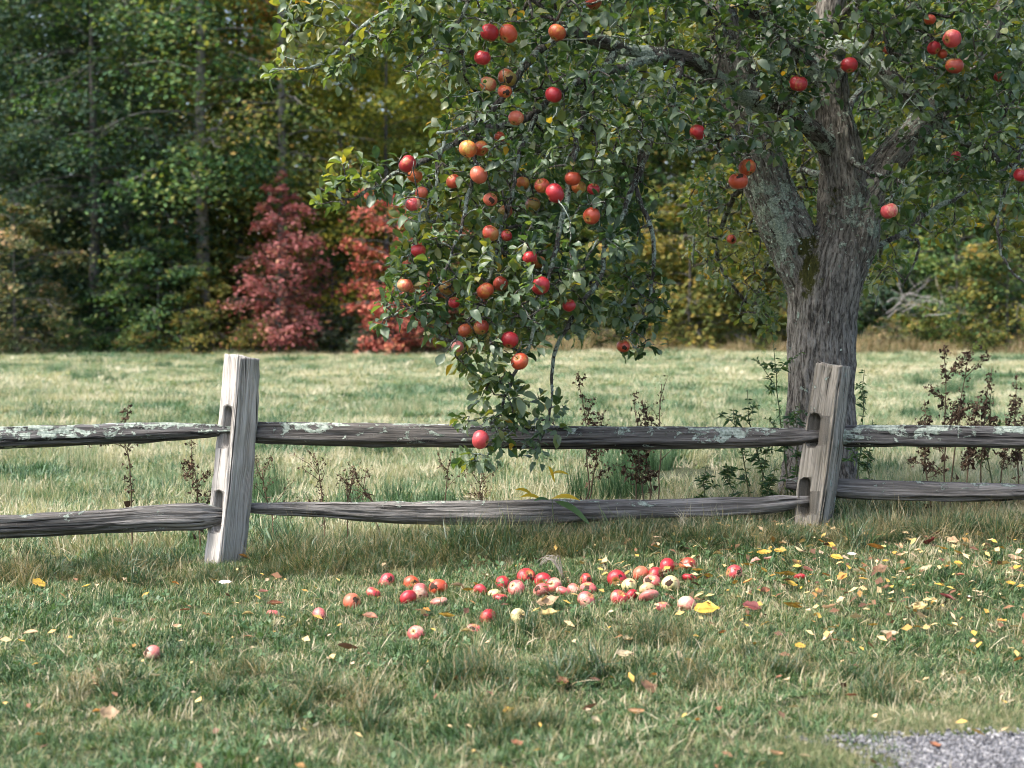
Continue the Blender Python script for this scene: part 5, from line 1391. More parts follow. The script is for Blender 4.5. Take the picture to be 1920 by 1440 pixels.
tpart('lichen', np_mesh('lichen', V, Fq, [M['lichen']], False, {'tone': np.repeat(rr.uniform(0, 1, len(c)), 4)}), 'stuff')

# ------------------------------------------------------------------ apples
def skin_mat(name, gcol, red, cov, dull=0.0):
    m, nt, out = new_mat('skin_' + name)
    tc = N(nt, 'ShaderNodeTexCoord'); oi = N(nt, 'ShaderNodeObjectInfo')
    off = N(nt, 'ShaderNodeVectorMath', operation='SCALE'); off.inputs[0].default_value = (13, 7, 5); L(nt, oi.outputs['Random'], off.inputs['Scale'])
    add = N(nt, 'ShaderNodeVectorMath', operation='ADD'); L(nt, tc.outputs['Object'], add.inputs[0]); L(nt, off.outputs[0], add.inputs[1])
    v = add.outputs[0]
    nrm = N(nt, 'ShaderNodeVectorMath', operation='NORMALIZE'); L(nt, tc.outputs['Object'], nrm.inputs[0])
    streak = noise_t(nt, mapped(nt, v, (7, 7, 0.9)), 1, 4, 0.6, 0.3)
    patch = noise_t(nt, v, 1.1, 3)
    sep = N(nt, 'ShaderNodeSeparateXYZ'); L(nt, nrm.outputs[0], sep.inputs[0])
    side = math_n(nt, 'MULTIPLY', sep.outputs[0], 0.16)
    f = math_n(nt, 'ADD', math_n(nt, 'ADD', math_n(nt, 'MULTIPLY', streak, 0.45), math_n(nt, 'MULTIPLY', patch, 0.55)), side)
    lo = 0.78 - 0.55 * cov
    k = ramp_f(nt, f, lo - 0.10, lo + 0.10)
    c = mix(nt, k, gcol, red)
    # greenish yellow round the eye and the stalk
    az = math_n(nt, 'ABSOLUTE', sep.outputs[2])
    c = mix(nt, math_n(nt, 'MULTIPLY', ramp_f(nt, az, 0.82, 0.98), 0.55), c, (0.42, 0.33, 0.08))
    vo = N(nt, 'ShaderNodeTexVoronoi'); vo.inputs['Scale'].default_value = 9; L(nt, v, vo.inputs['Vector'])
    c = mix(nt, math_n(nt, 'MULTIPLY', ramp_f(nt, vo.outputs['Distance'], 0.10, 0.05), 0.35), c, (0.62, 0.45, 0.28))
    blot = noise_t(nt, v, 2.6, 5, 0.7)
    c = mix(nt, math_n(nt, 'MULTIPLY', ramp_f(nt, blot, 0.62, 0.72), 0.5 + dull), c, (0.14, 0.07, 0.03))
    r = math_n(nt, 'ADD', math_n(nt, 'MULTIPLY', blot, 0.3), 0.2)
    b = principled(nt, c, r, 0.5, bump(nt, blot, 0.15, 0.05))
    b.inputs['Subsurface Weight'].default_value = 0.0
    L(nt, b.outputs[0], out.inputs[0]); return m
SK = {
 'red': skin_mat('red', (0.46, 0.20, 0.06), (0.37, 0.022, 0.028), 0.9),
 'pinkred': skin_mat('pinkred', (0.62, 0.36, 0.2), (0.52, 0.065, 0.07), 0.78),
 'orange': skin_mat('orange', (0.5, 0.22, 0.05), (0.46, 0.07, 0.03), 0.86),
 'blush': skin_mat('blush', (0.58, 0.34, 0.14), (0.52, 0.12, 0.065), 0.75),
 'yellow': skin_mat('yellow', (0.52, 0.33, 0.07), (0.5, 0.13, 0.04), 0.72),
 'olive': skin_mat('olive', (0.30, 0.21, 0.05), (0.34, 0.075, 0.03), 0.62, 0.2),  # dull skin, also puts the shade into the colour of shaded apples
 'brown': skin_mat('brown', (0.36, 0.16, 0.045), (0.33, 0.05, 0.028), 0.65, 0.1),  # russet skin, also paints the shade onto some orange and red apples
 'pale': skin_mat('pale', (0.55, 0.38, 0.26), (0.5, 0.15, 0.125), 0.62),
 'cream': skin_mat('cream', (0.54, 0.46, 0.22), (0.52, 0.3, 0.15), 0.4),
 'fallen_red': skin_mat('fallen_red', (0.5, 0.28, 0.18), (0.38, 0.035, 0.042), 0.82, 0.3),
 'fallen_pink': skin_mat('fallen_pink', (0.56, 0.36, 0.25), (0.48, 0.1, 0.095), 0.74, 0.35),
}
SKIN_WORD = {'red': 'deep red', 'pinkred': 'pinkish red', 'orange': 'orange red', 'blush': 'peach pink', 'yellow': 'yellow orange', 'olive': 'dull olive', 'brown': 'russet red', 'pale': 'pale pink', 'cream': 'cream yellow', 'fallen_red': 'red', 'fallen_pink': 'pink'}
def apple_r(th, ph, v):
    r = 1 - 0.32 * np.exp(-(th / 0.30) ** 2) - 0.20 * np.exp(-((np.pi - th) / 0.27) ** 2)
    r = r * (1 + 0.022 * np.cos(5 * ph + v) * (0.4 + 0.6 * sstep(1.4, 2.8, th)) + 0.05 * np.sin(ph + v) * np.sin(th) + 0.035 * np.sin(2 * ph + 2 * v) * np.sin(th) + 0.03 * np.sin(ph + 3 * v) * np.cos(th))
    return r * (1 + 0.05 * np.cos(th))
def apple_pt(th, ph, v, k=1.0):
    r = apple_r(th, ph, v) * k
    return np.stack([r * np.sin(th) * np.cos(ph), r * np.sin(th) * np.sin(ph), r * np.cos(th) * 0.9], -1)
def apple_mesh(v):
    nt_, np_ = 19, 26
    th = np.linspace(0.04, np.pi - 0.04, nt_); ph = np.linspace(0, 2 * np.pi, np_, endpoint=False)
    TH, PH = np.meshgrid(th, ph, indexing='ij')
    V = apple_pt(TH, PH, v).reshape(-1, 3)
    i = np.arange(nt_ - 1)[:, None]; j = np.arange(np_)[None, :]
    Fq = np.stack([i * np_ + j, (i + 1) * np_ + j, (i + 1) * np_ + (j + 1) % np_, i * np_ + (j + 1) % np_], -1).reshape(-1, 4)
    V = np.vstack([V, apple_pt(np.array(0.0), np.array(0.0), v), apple_pt(np.array(np.pi), np.array(0.0), v)])
    jj = np.arange(np_); n0 = nt_ * np_
    Ft = np.vstack([np.stack([np.full(np_, n0), jj, (jj + 1) % np_], -1), np.stack([np.full(np_, n0 + 1), (nt_ - 1) * np_ + (jj + 1) % np_, (nt_ - 1) * np_ + jj], -1)])
    return np_mesh('apple', V, [Ft, Fq], [SK['red']])
APM = [apple_mesh(0.7 * k) for k in range(5)]
def stem_mesh():
    G = Geo(); G.tube(np.array([(0, 0, 0.45), (0.03, 0, 0.8), (0.09, 0.02, 1.1), (0.12, 0.03, 1.35)]), [0.045, 0.04, 0.04, 0.06], 6); return G.mesh('stem', [M['stem_apple']])
def calyx_mesh():
    G = Geo()
    for k in range(5):
        a = k * 1.2566; d = np.array((math.cos(a), math.sin(a), 0)); s = np.array((-d[1], d[0], 0))
        G.add(np.array([d * 0.02 + s * 0.06 + (0, 0, -0.68), d * 0.02 - s * 0.06 + (0, 0, -0.68), d * 0.15 + (0, 0, -0.78), d * 0.17 + (0, 0, -0.86)]), [np.array([[0, 1, 2]]), np.array([[1, 3, 2]])])
    G.tube(np.array([(0, 0, -0.6), (0, 0, -0.74)]), [0.1, 0.06], 6)
    return G.mesh('calyx', [M['calyx']])
STEM, CALYX = stem_mesh(), calyx_mesh()
def blemish_mesh(v, d, size, mat, seed):
    """irregular sunken brown patch lying on the skin around direction d (apple's own axes)"""
    r_ = np.random.default_rng(seed); d = unit(np.array(d)); a = unit(np.cross(d, (0.3, 0.2, 0.9))); b = np.cross(d, a)
    V = []; nr, na = 4, 14; jag = 1 + 0.28 * r_.normal(0, 1, na)
    pts = [d]
    for i in range(1, nr + 1):
        for j in range(na):
            t = size * i / nr * (jag[j] if i > 1 else 1); an = 2 * np.pi * j / na
            pts.append(unit(d * math.cos(t) + (a * math.cos(an) + b * math.sin(an)) * math.sin(t)))
    pts = np.array(pts); zz = pts[:, 2] / 0.9; rxy = np.hypot(pts[:, 0], pts[:, 1])
    th = np.arctan2(rxy, zz); ph = np.arctan2(pts[:, 1], pts[:, 0])
    edge = np.concatenate([[0], np.repeat(np.arange(1, nr + 1) / nr, na)])
    V = apple_pt(th, ph, v, 1.0) * (1.012 - 0.012 * (edge >= 1.0))[:, None]
    Fq = []; Ft = [(0, 1 + j, 1 + (j + 1) % na) for j in range(na)]
    for i in range(nr - 1):
        for j in range(na):
            o = 1 + i * na; Fq.append((o + j, o + na + j, o + na + (j + 1) % na, o + (j + 1) % na))
    return np_mesh('blemish', V, [np.array(Ft), np.array(Fq)], [mat])
def make_apple(c, r, skin, euler, label, group, seed, damage=None, squash=1.0, stem=True):
    v = seed % 5
    o = bpy.data.objects.new('apple', APM[v]); COL.objects.link(o)
    o.location = tuple(c); o.rotation_euler = euler; o.scale = (r, r, r * squash)
    o.material_slots[0].link = 'OBJECT'; o.material_slots[0].material = SK[skin]
    tag(o, label, 'apple', group)
    if stem: obj('stem', STEM, o)
    obj('calyx', CALYX, o)
    if damage:
        size, vd = damage
        R = o.rotation_euler.to_matrix().transposed()
        ld_ = R @ Vector(vd)
        obj('blemish', blemish_mesh(0.7 * v, tuple(ld_), size, M['rot'], seed), o)
    return o
rr = np.random.default_rng(99)
HG = 'apples hanging on the tree'
for i, (px, py, rp, Y, skin, face, dmg, where) in enumerate(AP):
    if face: e = (math.radians(-62 + rr.normal(0, 8)), math.radians(rr.normal(0, 12)), rr.uniform(0, 6.28))
    else: e = (rr.normal(0, 0.42), rr.normal(0, 0.42), rr.uniform(0, 6.28))
    d = {0: None, 1: (0.42, (0.2, -1, -0.25)), 2: (0.36, (0.1, -0.9, 0.6))}[dmg]
    make_apple(AC[i], AR[i] * 0.98, skin, e, '%s apple %s' % (SKIN_WORD[skin], where), HG, i, d, stem=True)

# fallen apples (px, py, radius px, skin, damage, squash, where)
def ground_h(px, py, h):
    a = P(px, py, 1.0) - np.array((0, 0, CAM_Z)); ys = np.linspace(2.5, 30, 6000)
    k = np.argmax(CAM_Z + a[2] * ys <= terrain(a[0] * ys, ys) + h)
    return np.array((a[0] * ys[k], ys[k], CAM_Z + a[2] * ys[k]))
GA = [
 (598, 1156, 16, 'fallen_pink', 2, 0.9, 'with a black rotten underside, left end of the fallen row'),
 (661, 1129, 18, 'blush', 1, 1, 'with a brown hole on its right cheek, left in the row'),
 (700, 1113, 15, 'fallen_red', 0, 0.8, 'half sunk just right of the holed peach one'),
 (725, 1090, 17, 'fallen_red', 1, 1, 'pecked one at the back left against the tall grass'),
 (772, 1094, 16, 'orange', 0, 1, 'against the tall grass right of the pecked one'),
 (788, 1111, 17, 'fallen_pink', 0, 1, 'behind the dark red one at left in the row'),
 (766, 1122, 17, 'red', 0, 0.9, 'dark one at left in the row'),
 (821, 1103, 18, 'orange', 0, 1, 'round clean one standing alone by the tall grass'),
 (824, 1128, 17, 'pale', 0, 0.55, 'flattened pale piece below the round orange one'),
 (780, 1188, 17, 'fallen_pink', 0, 1, 'alone on the lawn in front of the left part of the row'),
 (889, 1180, 16, 'fallen_pink', 0, 0.6, 'half sunk beside a yellow leaf in front of the row'),
 (914, 1158, 17, 'red', 0, 0.95, 'bright one alone in front of the middle of the row'),
 (972, 1157, 17, 'cream', 1, 0.9, 'rotting yellowish one right of the lone bright red one'),
 (938, 1122, 15, 'fallen_red', 1, 0.7, 'broken one with a brown side in the middle'),
 (942, 1095, 17, 'red', 0, 1, 'left one of the dark group by the curled dry leaf'),
 (967, 1104, 17, 'fallen_pink', 0, 1, 'pale cheeked one in front of the dark group'),
 (986, 1083, 18, 'red', 1, 1, 'darkest one at the back of the middle group'),
 (1018, 1090, 17, 'red', 0, 1, 'left of the bleached grass wisp'),
 (1039, 1098, 16, 'fallen_pink', 0, 1, 'right of the red one by the bleached grass wisp'),
 (1014, 1107, 16, 'fallen_pink', 0, 0.9, 'in front of the red one by the bleached grass wisp'),
 (1057, 1110, 16, 'fallen_pink', 0, 0.7, 'low pale one in front of the bleached grass wisp'),
 (1078, 1107, 15, 'pale', 0, 0.8, 'pale one between the wisp and the right group'),
 (1102, 1105, 17, 'fallen_pink', 0, 0.8, 'flattish one behind the lone striped one'),
 (1098, 1088, 14, 'red', 1, 0.9, 'small dark broken one at the back centre'),
 (1098, 1125, 17, 'fallen_pink', 0, 1, 'striped one alone in front of the centre'),
 (1158, 1087, 19, 'red', 0, 1, 'red topped with green base at left of the right group'),
 (1179, 1100, 16, 'cream', 0, 1, 'cream one just right of the green based red one'),
 (1160, 1122, 17, 'fallen_red', 0, 1, 'front left one of the right group'),
 (1184, 1117, 14, 'red', 0, 0.8, 'small one between the front left one and the torn pale one'),
 (1203, 1077, 17, 'blush', 0, 1, 'at the back of the right group'),
 (1229, 1078, 15, 'red', 0, 1, 'at the back right of the right group'),
 (1222, 1093, 17, 'fallen_pink', 0, 1, 'in the middle of the right group'),
 (1214, 1107, 16, 'cream', 0, 0.9, 'pale bruised one behind the torn piece'),
 (1218, 1119, 20, 'pale', 0, 0.6, 'torn flattened piece in front of the right group'),
 (1257, 1099, 19, 'cream', 0, 1, 'large one showing its eye at the right of the group'),
 (1252, 1063, 17, 'red', 0, 1, 'clean dark one against the tall grass at the right'),
 (1289, 1061, 17, 'brown', 0, 1, 'dull one at the right edge of the tall grass'),
 (1293, 1085, 15, 'red', 0, 0.6, 'slice like one right of the large cream one'),
 (1376, 1075, 17, 'fallen_red', 1, 1, 'among yellow leaves well right of the group'),
 (1288, 1133, 18, 'pale', 0, 1, 'pinkish one just left of the big yellow leaf'),
 (1243, 1138, 13, 'fallen_pink', 0, 0.8, 'small sunken one in front of the large cream one'),
 (927, 1113, 13, 'cream', 0, 0.7, 'small tan one left of the pale cheeked one'),
 (900, 1107, 13, 'fallen_red', 0, 0.9, 'small one beside yellow leaves at the centre'),
 (285, 1226, 18, 'pale', 0, 1, 'alone on the lawn in front of the pale post'),
 (513, 1153, 14, 'fallen_pink', 0, 0.75, 'half sunk at the far left end of the row'),
 (1500, 1084, 13, 'red', 0, 0.6, 'small half sunk among yellow leaves below the leaning post'),
]
GG = 'fallen apples on the grass'
ga_pos = []
for i, (px, py, rp, skin, dmg, sq, where) in enumerate(GA):
    r = rp / FPX * ground_h(px, py, 0.03)[1]
    c = ground_h(px, py, r * (0.42 if sq > 0.85 else 0.26) + 0.004)
    e = (rr.uniform(0.5, 2.4), rr.normal(0, 0.5), rr.uniform(0, 6.28))
    if 'eye' in where: e = (math.radians(-75), 0.25, 0.3)
    if sq < 0.85: e = (rr.normal(0, 0.3), rr.normal(0, 0.3), rr.uniform(0, 6.28))
    d = {0: None, 1: (0.38, (0.5, -0.85, 0.35)), 2: (0.75, (0.15, -0.95, -0.35))}[dmg]
    if d is None and i % 3 == 1: d = (0.22 + 0.1 * (i % 4), (0.6 - 0.4 * (i % 4), -0.8, 0.5))
    make_apple(c, r, skin, e, '%s fallen apple %s' % (SKIN_WORD[skin], where), GG, 100 + i, d, sq, stem=(i % 3 == 0))
    ga_pos.append((c, r))

# ------------------------------------------------------------------ fallen leaves
def fl_mesh(kind, seed, mat):
    r_ = np.random.default_rng(seed); nu, nv = 7, 5
    u = np.linspace(0, 1, nu); vv = np.linspace(-1, 1, nv)
    U, W = np.meshgrid(u, vv, indexing='ij')
    wid = 0.30 * np.sin(np.pi * np.clip(U, 0.02, 0.99) ** 0.85) ** 0.8
    if kind == 'lobed': wid = wid * (1.25 + 0.35 * np.sin(U * 13))
    c1, c2 = r_.uniform(-0.5, 0.9), r_.uniform(0.2, 1.5)
    if kind == 'curl': c2 = r_.uniform(1.6, 2.6)
    X = U - 0.5; Yc = W * wid
    a = c2 * W * 0.9
    Yc = wid * np.sin(a) / max(c2 * 0.9, 0.1) ; Z = wid * (1 - np.cos(a)) / max(c2 * 0.9, 0.1)
    Z = Z + c1 * (X ** 2) * 0.9 + r_.normal(0, 0.018, X.shape)
    Z -= Z.min()
    V = np.stack([X, Yc, Z], -1).reshape(-1, 3)
    i = np.arange(nu - 1)[:, None]; j = np.arange(nv - 1)[None, :]
    Fq = np.stack([i * nv + j, (i + 1) * nv + j, (i + 1) * nv + j + 1, i * nv + j + 1], -1).reshape(-1, 4)
    return np_mesh('fallen_leaf', V, Fq, [mat], True, {'tone': np.clip(0.5 + 0.35 * np.abs(W.ravel()) * r_.normal(0, 1) - 0.5 * (np.abs(W.ravel()) < 0.1) + r_.normal(0, 0.26, V.shape[0]), 0, 1)})
def FLM(nm, c, d=0.45):
    return leaf_mat('fallen_' + nm, [(0.0, tuple(x * d for x in c)), (0.45, c), (1.0, tuple(min(0.8, x * 1.15) for x in c))], 0.55, 0.35, 0.15, (1.1, 1.0, 0.7))
LC = {'yellow': (0.46, 0.29, 0.045), 'pale yellow': (0.46, 0.35, 0.14), 'cream': (0.48, 0.39, 0.24), 'orange': (0.45, 0.21, 0.05), 'peach': (0.58, 0.37, 0.21), 'tan': (0.38, 0.26, 0.15), 'brown': (0.16, 0.085, 0.045), 'rust': (0.24, 0.1, 0.05), 'dark red': (0.13, 0.03, 0.028), 'pink': (0.46, 0.23, 0.18), 'whitish': (0.66, 0.63, 0.55)}
LMS = {}
for ci, (nm, c) in enumerate(LC.items()):
    m_ = FLM(nm.replace(' ', '_'), c)
    LMS[nm] = [fl_mesh(k, 300 + ci * 7 + q, m_) for q, k in enumerate(('flat', 'lobed', 'curl'))]
LV = [  # px, py, length px, colour
 (74,1094,30,'yellow'),(162,1099,18,'yellow'),(272,1116,20,'yellow'),(221,1165,28,'cream'),(423,1094,26,'whitish'),(56,1187,32,'tan'),(40,1202,16,'yellow'),(465,1152,22,'pale yellow'),(458,1045,22,'orange'),(332,1174,17,'peach'),(346,1144,22,'rust'),(329,1094,16,'orange'),(386,1153,18,'peach'),(516,1133,32,'rust'),(292,1268,18,'cream'),(185,1335,26,'orange'),(205,1339,36,'tan'),(74,1378,18,'orange'),(405,1371,18,'brown'),(186,1257,18,'brown'),(494,1110,20,'pink'),
 (775,1030,36,'yellow'),(838,1157,32,'yellow'),(877,1108,24,'yellow'),(894,1098,18,'yellow'),(859,1102,30,'tan'),(712,1052,20,'yellow'),(683,1047,16,'yellow'),(1029,1152,38,'pale yellow'),(908,1078,18,'cream'),(652,1216,40,'brown'),(694,1156,32,'rust'),(786,1144,18,'brown'),(800,1144,16,'orange'),(1030,1131,44,'tan'),(875,1185,24,'pale yellow'),(861,1274,26,'rust'),(969,1395,26,'rust'),(1055,1278,26,'rust'),(594,1360,24,'whitish'),(654,1310,18,'brown'),
 (1326,1142,48,'yellow'),(1346,1040,24,'pale yellow'),(1433,1037,30,'yellow'),(1463,1033,24,'yellow'),(1499,1035,24,'cream'),(1569,1045,24,'yellow'),(1477,1079,32,'yellow'),(1487,1138,36,'yellow'),(1327,1083,32,'yellow'),(1309,1071,22,'yellow'),(1377,1094,24,'yellow'),(1403,1060,20,'yellow'),(1433,1071,22,'yellow'),(1403,1091,20,'orange'),(1484,1095,24,'yellow'),(1494,1057,34,'peach'),(1513,1068,24,'pink'),(1549,1079,18,'orange'),(1580,1081,22,'orange'),(1555,1140,28,'peach'),(1427,1157,24,'cream'),(1177,1200,26,'cream'),(1169,1228,32,'cream'),(1355,1185,18,'orange'),(1228,1266,18,'orange'),(1216,1288,36,'brown'),(1108,1328,32,'brown'),(1194,1336,34,'peach'),(1116,1351,22,'cream'),(1308,1351,20,'orange'),(1455,1414,28,'peach'),(1501,1211,24,'yellow'),(1435,1107,22,'rust'),(1410,1138,36,'dark red'),(1577,1125,18,'peach'),(1440,1049,22,'pink'),(1418,1052,18,'pink'),
 (1870,988,22,'pale yellow'),(1641,1028,34,'orange'),(1691,1026,20,'peach'),(1745,1017,40,'dark red'),(1787,1014,22,'peach'),(1706,1013,20,'pale yellow'),(1737,1067,26,'cream'),(1701,1069,20,'yellow'),(1884,1058,24,'pale yellow'),(1801,1079,22,'rust'),(1651,1067,28,'brown'),(1608,1072,20,'cream'),(1701,1140,22,'pale yellow'),(1727,1139,28,'pale yellow'),(1776,1121,32,'dark red'),(1820,1120,16,'whitish'),(1667,1191,38,'cream'),(1638,1173,18,'yellow'),(1879,1165,20,'orange'),(1909,1237,22,'orange'),(1824,1203,20,'peach'),(1859,1185,20,'brown'),(1598,1305,26,'rust'),(1476,1275,16,'cream'),(1461,1269,14,'rust'),(1597,1040,18,'whitish'),(1904,1049,30,'tan'),(1895,1094,20,'yellow'),(1753,1398,24,'rust'),
 (1558,1022,18,'yellow'),(1540,1016,16,'orange'),(1689,1041,20,'peach'),(1770,1030,18,'yellow'),(1796,1037,16,'yellow'),(1850,1024,20,'tan'),(1660,1052,14,'yellow'),(1797,1056,16,'yellow'),(1827,1062,14,'peach'),(1857,1055,14,'orange'),(1620,1060,18,'orange'),(1776,1062,14,'orange'),
]
def zone(px, py):
    if px < 560: return 'on grass near the pale post foot' if py < 1210 else 'on the open lawn at lower left'
    if px < 1300: return 'along the row of fallen apples' if py < 1203 else 'on lawn before the fallen apples'
    if px < 1600: return 'on grass below the leaning post' if py < 1100 else ('on lawn right of fallen apples' if py < 1250 else 'near the edge of the gravel')
    return 'in shaded grass under right rails' if py < 1085 else ('on the lawn at far right' if py < 1250 else 'near the edge of the gravel')
ORD = ['first', 'second', 'third', 'fourth', 'fifth', 'sixth', 'seventh', 'eighth', 'ninth', 'tenth', 'eleventh', 'twelfth', 'thirteenth']
grp = {}
for q in LV: grp.setdefault((q[3], zone(q[0], q[1])), []).append(q)
for qs in grp.values(): qs.sort(key=lambda q: q[0])
rr = np.random.default_rng(12)
for q in LV:
    px, py, ln, colr = q
    g_ = grp[(colr, zone(px, py))]; lab = '%s fallen leaf %s' % (colr, zone(px, py))
    if len(g_) > 1:
        k = g_.index(q)
        lab += ', leftmost such' if k == 0 else (', rightmost such' if k == len(g_) - 1 else ', %s from left of %d' % (ORD[k], len(g_)))
    up = 0.028 if not (px > 1545 and py > 1392) else 0.015
    c = ground_h(px, py, up); s = ln / FPX * c[1] * 1.0
    o = bpy.data.objects.new('fallen_leaf', LMS[colr][int(rr.integers(0, 3))]); COL.objects.link(o)
    o.location = tuple(c); o.scale = (s, s * rr.uniform(0.9, 1.3), s); o.rotation_euler = (rr.normal(0.3, 0.25), rr.normal(0, 0.25), rr.normal(0, 0.5))
    if px == 1870: o.rotation_euler = (1.2, 1.0, 0.2)
    tag(o, lab, 'leaf', 'fallen leaves on the grass')
# crumbs of leaf too small to tell apart
G = Geo(); n = 1100
xx_, yy_ = scatter_pts(n, -2.6, 2.6, 3.6, 6.75, 0.1, lambda x, y: 0.10 + 0.9 * sstep(-0.2, 1.0, x) * sstep(4.6, 5.6, y))
tn_ = rr.uniform(0, 1, n)
for i in range(n):
    u_ = rr.uniform(0, 6.28); s = rr.uniform(0.006, 0.022); a = np.array((math.cos(u_), math.sin(u_), rr.normal(0, 0.3))); b = np.array((-a[1], a[0], rr.normal(0, 0.4)))
    c = np.array((xx_[i], yy_[i], float(terrain(xx_[i], yy_[i])) + rr.uniform(0.02, 0.045)))
    G.add(np.array([c - a * s, c + b * s * 0.5, c + a * s, c - b * s * 0.5 + (0, 0, s * 0.3)]), np.array([[0, 1, 2], [0, 2, 3]]), tone=tn_[i])
M['litter'] = leaf_mat('litter', [(0.0, (0.08, 0.04, 0.025)), (0.35, (0.2, 0.1, 0.05)), (0.5, (0.5, 0.3, 0.05)), (0.75, (0.55, 0.4, 0.18)), (1.0, (0.5, 0.36, 0.24))], 0.7, 0.3, 0.1, (1, 1, 1))
tag(obj('leaf_litter', G.mesh('leaf_litter', [M['litter']], False)), 'small crumbs of fallen leaf strewn through the grass', 'leaf litter', None, 'stuff')

# ------------------------------------------------------------------ weeds by the fence
def weed(name, px, top, Y, lean_px, kind, label, cat, seed, side=4, dens=1.0, group='weeds along the fence'):
    r_ = np.random.default_rng(seed)
    x0 = (px - 960) / FPX * Y; z0 = float(terrain(x0, Y)); root = np.array((x0, Y, z0 - 0.02))
    tip = P(px + lean_px, top, Y); t = empty(name, tuple(root)); tag(t, label, cat, group)
    n = 12; u = np.linspace(0, 1, n)[:, None]
    sp = (tip - root) * u + np.array((lean_px / FPX * Y * -0.35, 0.02, 0)) * np.sin(np.pi * u) * 0.6 + np.cumsum(r_.normal(0, 0.006, (n, 3)), 0)
    S = Geo(); S.tube(sp, np.linspace(0.0042, 0.0016, n), 5); Hd = Geo(); Lf = Geo(); ht = np.linalg.norm(tip - root)
    def blob(c, s):
        m = 3
        V = c + r_.normal(0, s, (3 * m, 3)); Hd.add(V, np.arange(3 * m).reshape(-1, 3), tone=r_.uniform(0, 1))
    stalks = [sp]
    for q in range(side):
        i = int(r_.integers(4, n - 2)); d = np.array((r_.normal(0, 1), r_.normal(0, 0.6), r_.uniform(0.7, 1.8))); d = unit(d) * ht * (r_.uniform(0.12, 0.3) if dens > 0.6 else r_.uniform(0.2, 0.5))
        b = sp[i] + d * np.linspace(0, 1, 6)[:, None] + np.array((0, 0, -0.25)) * np.linalg.norm(d) * np.linspace(0, 1, 6)[:, None] ** 2 + r_.normal(0, 0.004, (6, 3))
        S.tube(b, np.linspace(0.002, 0.001, 6), 4); stalks.append(b)
    if kind == 'brown':
        for b in stalks:
            main = b is sp; k = int((85 if main else 30) * dens)
            for _ in range(k):
                f = r_.uniform((0.42 if dens > 0.6 else 0.65) if main else 0.3, 1.0); j = f * (len(b) - 1); a = b[int(j)] * (1 - j % 1) + b[min(int(j) + 1, len(b) - 1)] * (j % 1)
                if nz(f * 14, seed, 1.0) < -0.12: continue
                blob(a + r_.normal(0, 0.011, 3), 0.0058 if dens > 0.6 else 0.0036)
        for _ in range(5 if dens > 0.6 else 1):      # shrivelled leaves
            j = int(r_.integers(2, 8)); blob(sp[j] + r_.normal(0, 0.015, 3), 0.013)
    else:
        for b in stalks:
            k = int((26 if b is sp else 13) * dens)
            for _ in range(k):
                f = r_.uniform(0.15, 1.0); j = f * (len(b) - 1); a = b[int(j)] * (1 - j % 1) + b[min(int(j) + 1, len(b) - 1)] * (j % 1)
                d = unit(np.array((r_.normal(0, 1), r_.normal(0, 0.8), r_.normal(0.25, 0.5)))); s_ = unit(np.cross(d, r_.normal(0, 1, 3))); nn = np.cross(s_, d)
                ln = r_.uniform(0.02, 0.05) * (1.25 - 0.6 * f); w = ln * 0.16
                V = np.array([a, a + d * ln * 0.4 + s_ * w, a + d * ln * 0.45 + nn * w * 0.3, a + d * ln * 0.4 - s_ * w, a + d * ln - np.array((0, 0, ln * 0.25))])
                Lf.add(V, np.array([[0, 1, 2], [0, 2, 3], [1, 4, 2], [2, 4, 3]]), tone=r_.uniform(0, 1))
    obj('stem', S.mesh('stem', [M['weed_stem' if kind == 'brown' else 'green_stem']]), t)
    if kind == 'brown': o = obj('seed_head', Hd.mesh('seed_head', [M['weed_brown']], False), t)
    else: o = obj('foliage', Lf.mesh('foliage', [M['weed_green']]), t)
    o['kind'] = 'stuff'
    return t
weed('dried_weed', 246, 765, 6.95, -2, 'brown', 'dark dried dock stalk crossing both left rails', 'weed', 1, 4)
weed('dried_weed', 378, 838, 7.05, -8, 'brown', 'dried weed with brown seeds just left of the pale post', 'weed', 2, 4, 1.1)
weed('dried_weed', 1102, 702, 7.1, -28, 'brown', 'tall brown dock seed head leaning left beside the lowest apple twigs', 'weed', 3, 3, 1.3)
weed('dried_weed', 1196, 732, 7.1, -12, 'brown', 'left one of three brown seed stalks mid rail', 'weed', 4, 2, 0.9)
weed('dried_weed', 1222, 742, 7.15, -8, 'brown', 'middle one of three brown seed stalks mid rail', 'weed', 5, 4, 1.2)
weed('dried_weed', 1232, 722, 7.2, 12, 'brown', 'right, thinnest one of three brown seed stalks mid rail', 'weed', 6, 3, 0.4)
weed('dried_weed', 1778, 628, 7.15, 4, 'brown', 'tallest dark dried weed right of the leaning post', 'weed', 7, 5, 1.7)
weed('dried_weed', 1788, 655, 7.2, 30, 'brown', 'dried weed leaning right beside the tallest one', 'weed', 8, 4, 1.1)
weed('dried_weed', 1842, 690, 7.1, 22, 'brown', 'dried weed with dangling leaves near the right edge', 'weed', 9, 5, 1.5)
weed('dried_weed', 1915, 690, 7.2, -6, 'brown', 'dried weed cut by the right edge', 'weed', 10, 4, 1.0)
weed('dried_weed', 712, 872, 7.1, -40, 'brown', 'short thin seed stalk behind the mid lower rail, left of the black pods', 'weed', 11, 4, 0.5)
weed('dried_weed', 826, 842, 7.05, 22, 'brown', 'thin stalk with black pods left of the lowest apple', 'weed', 12, 4, 0.45)
weed('dried_weed', 600, 860, 7.1, -30, 'brown', 'sparse branching seed stalk right of the pale post', 'weed', 13, 10, 0.5)
weed('dried_weed', 520, 858, 7.1, -34, 'brown', 'sparse seed stalk next to the pale post on its right', 'weed', 14, 9, 0.5)
weed('dried_weed', 1110, 760, 7.2, 22, 'brown', 'short brown seed stalk right of the tall leaning dock', 'weed', 15, 5, 1.0)
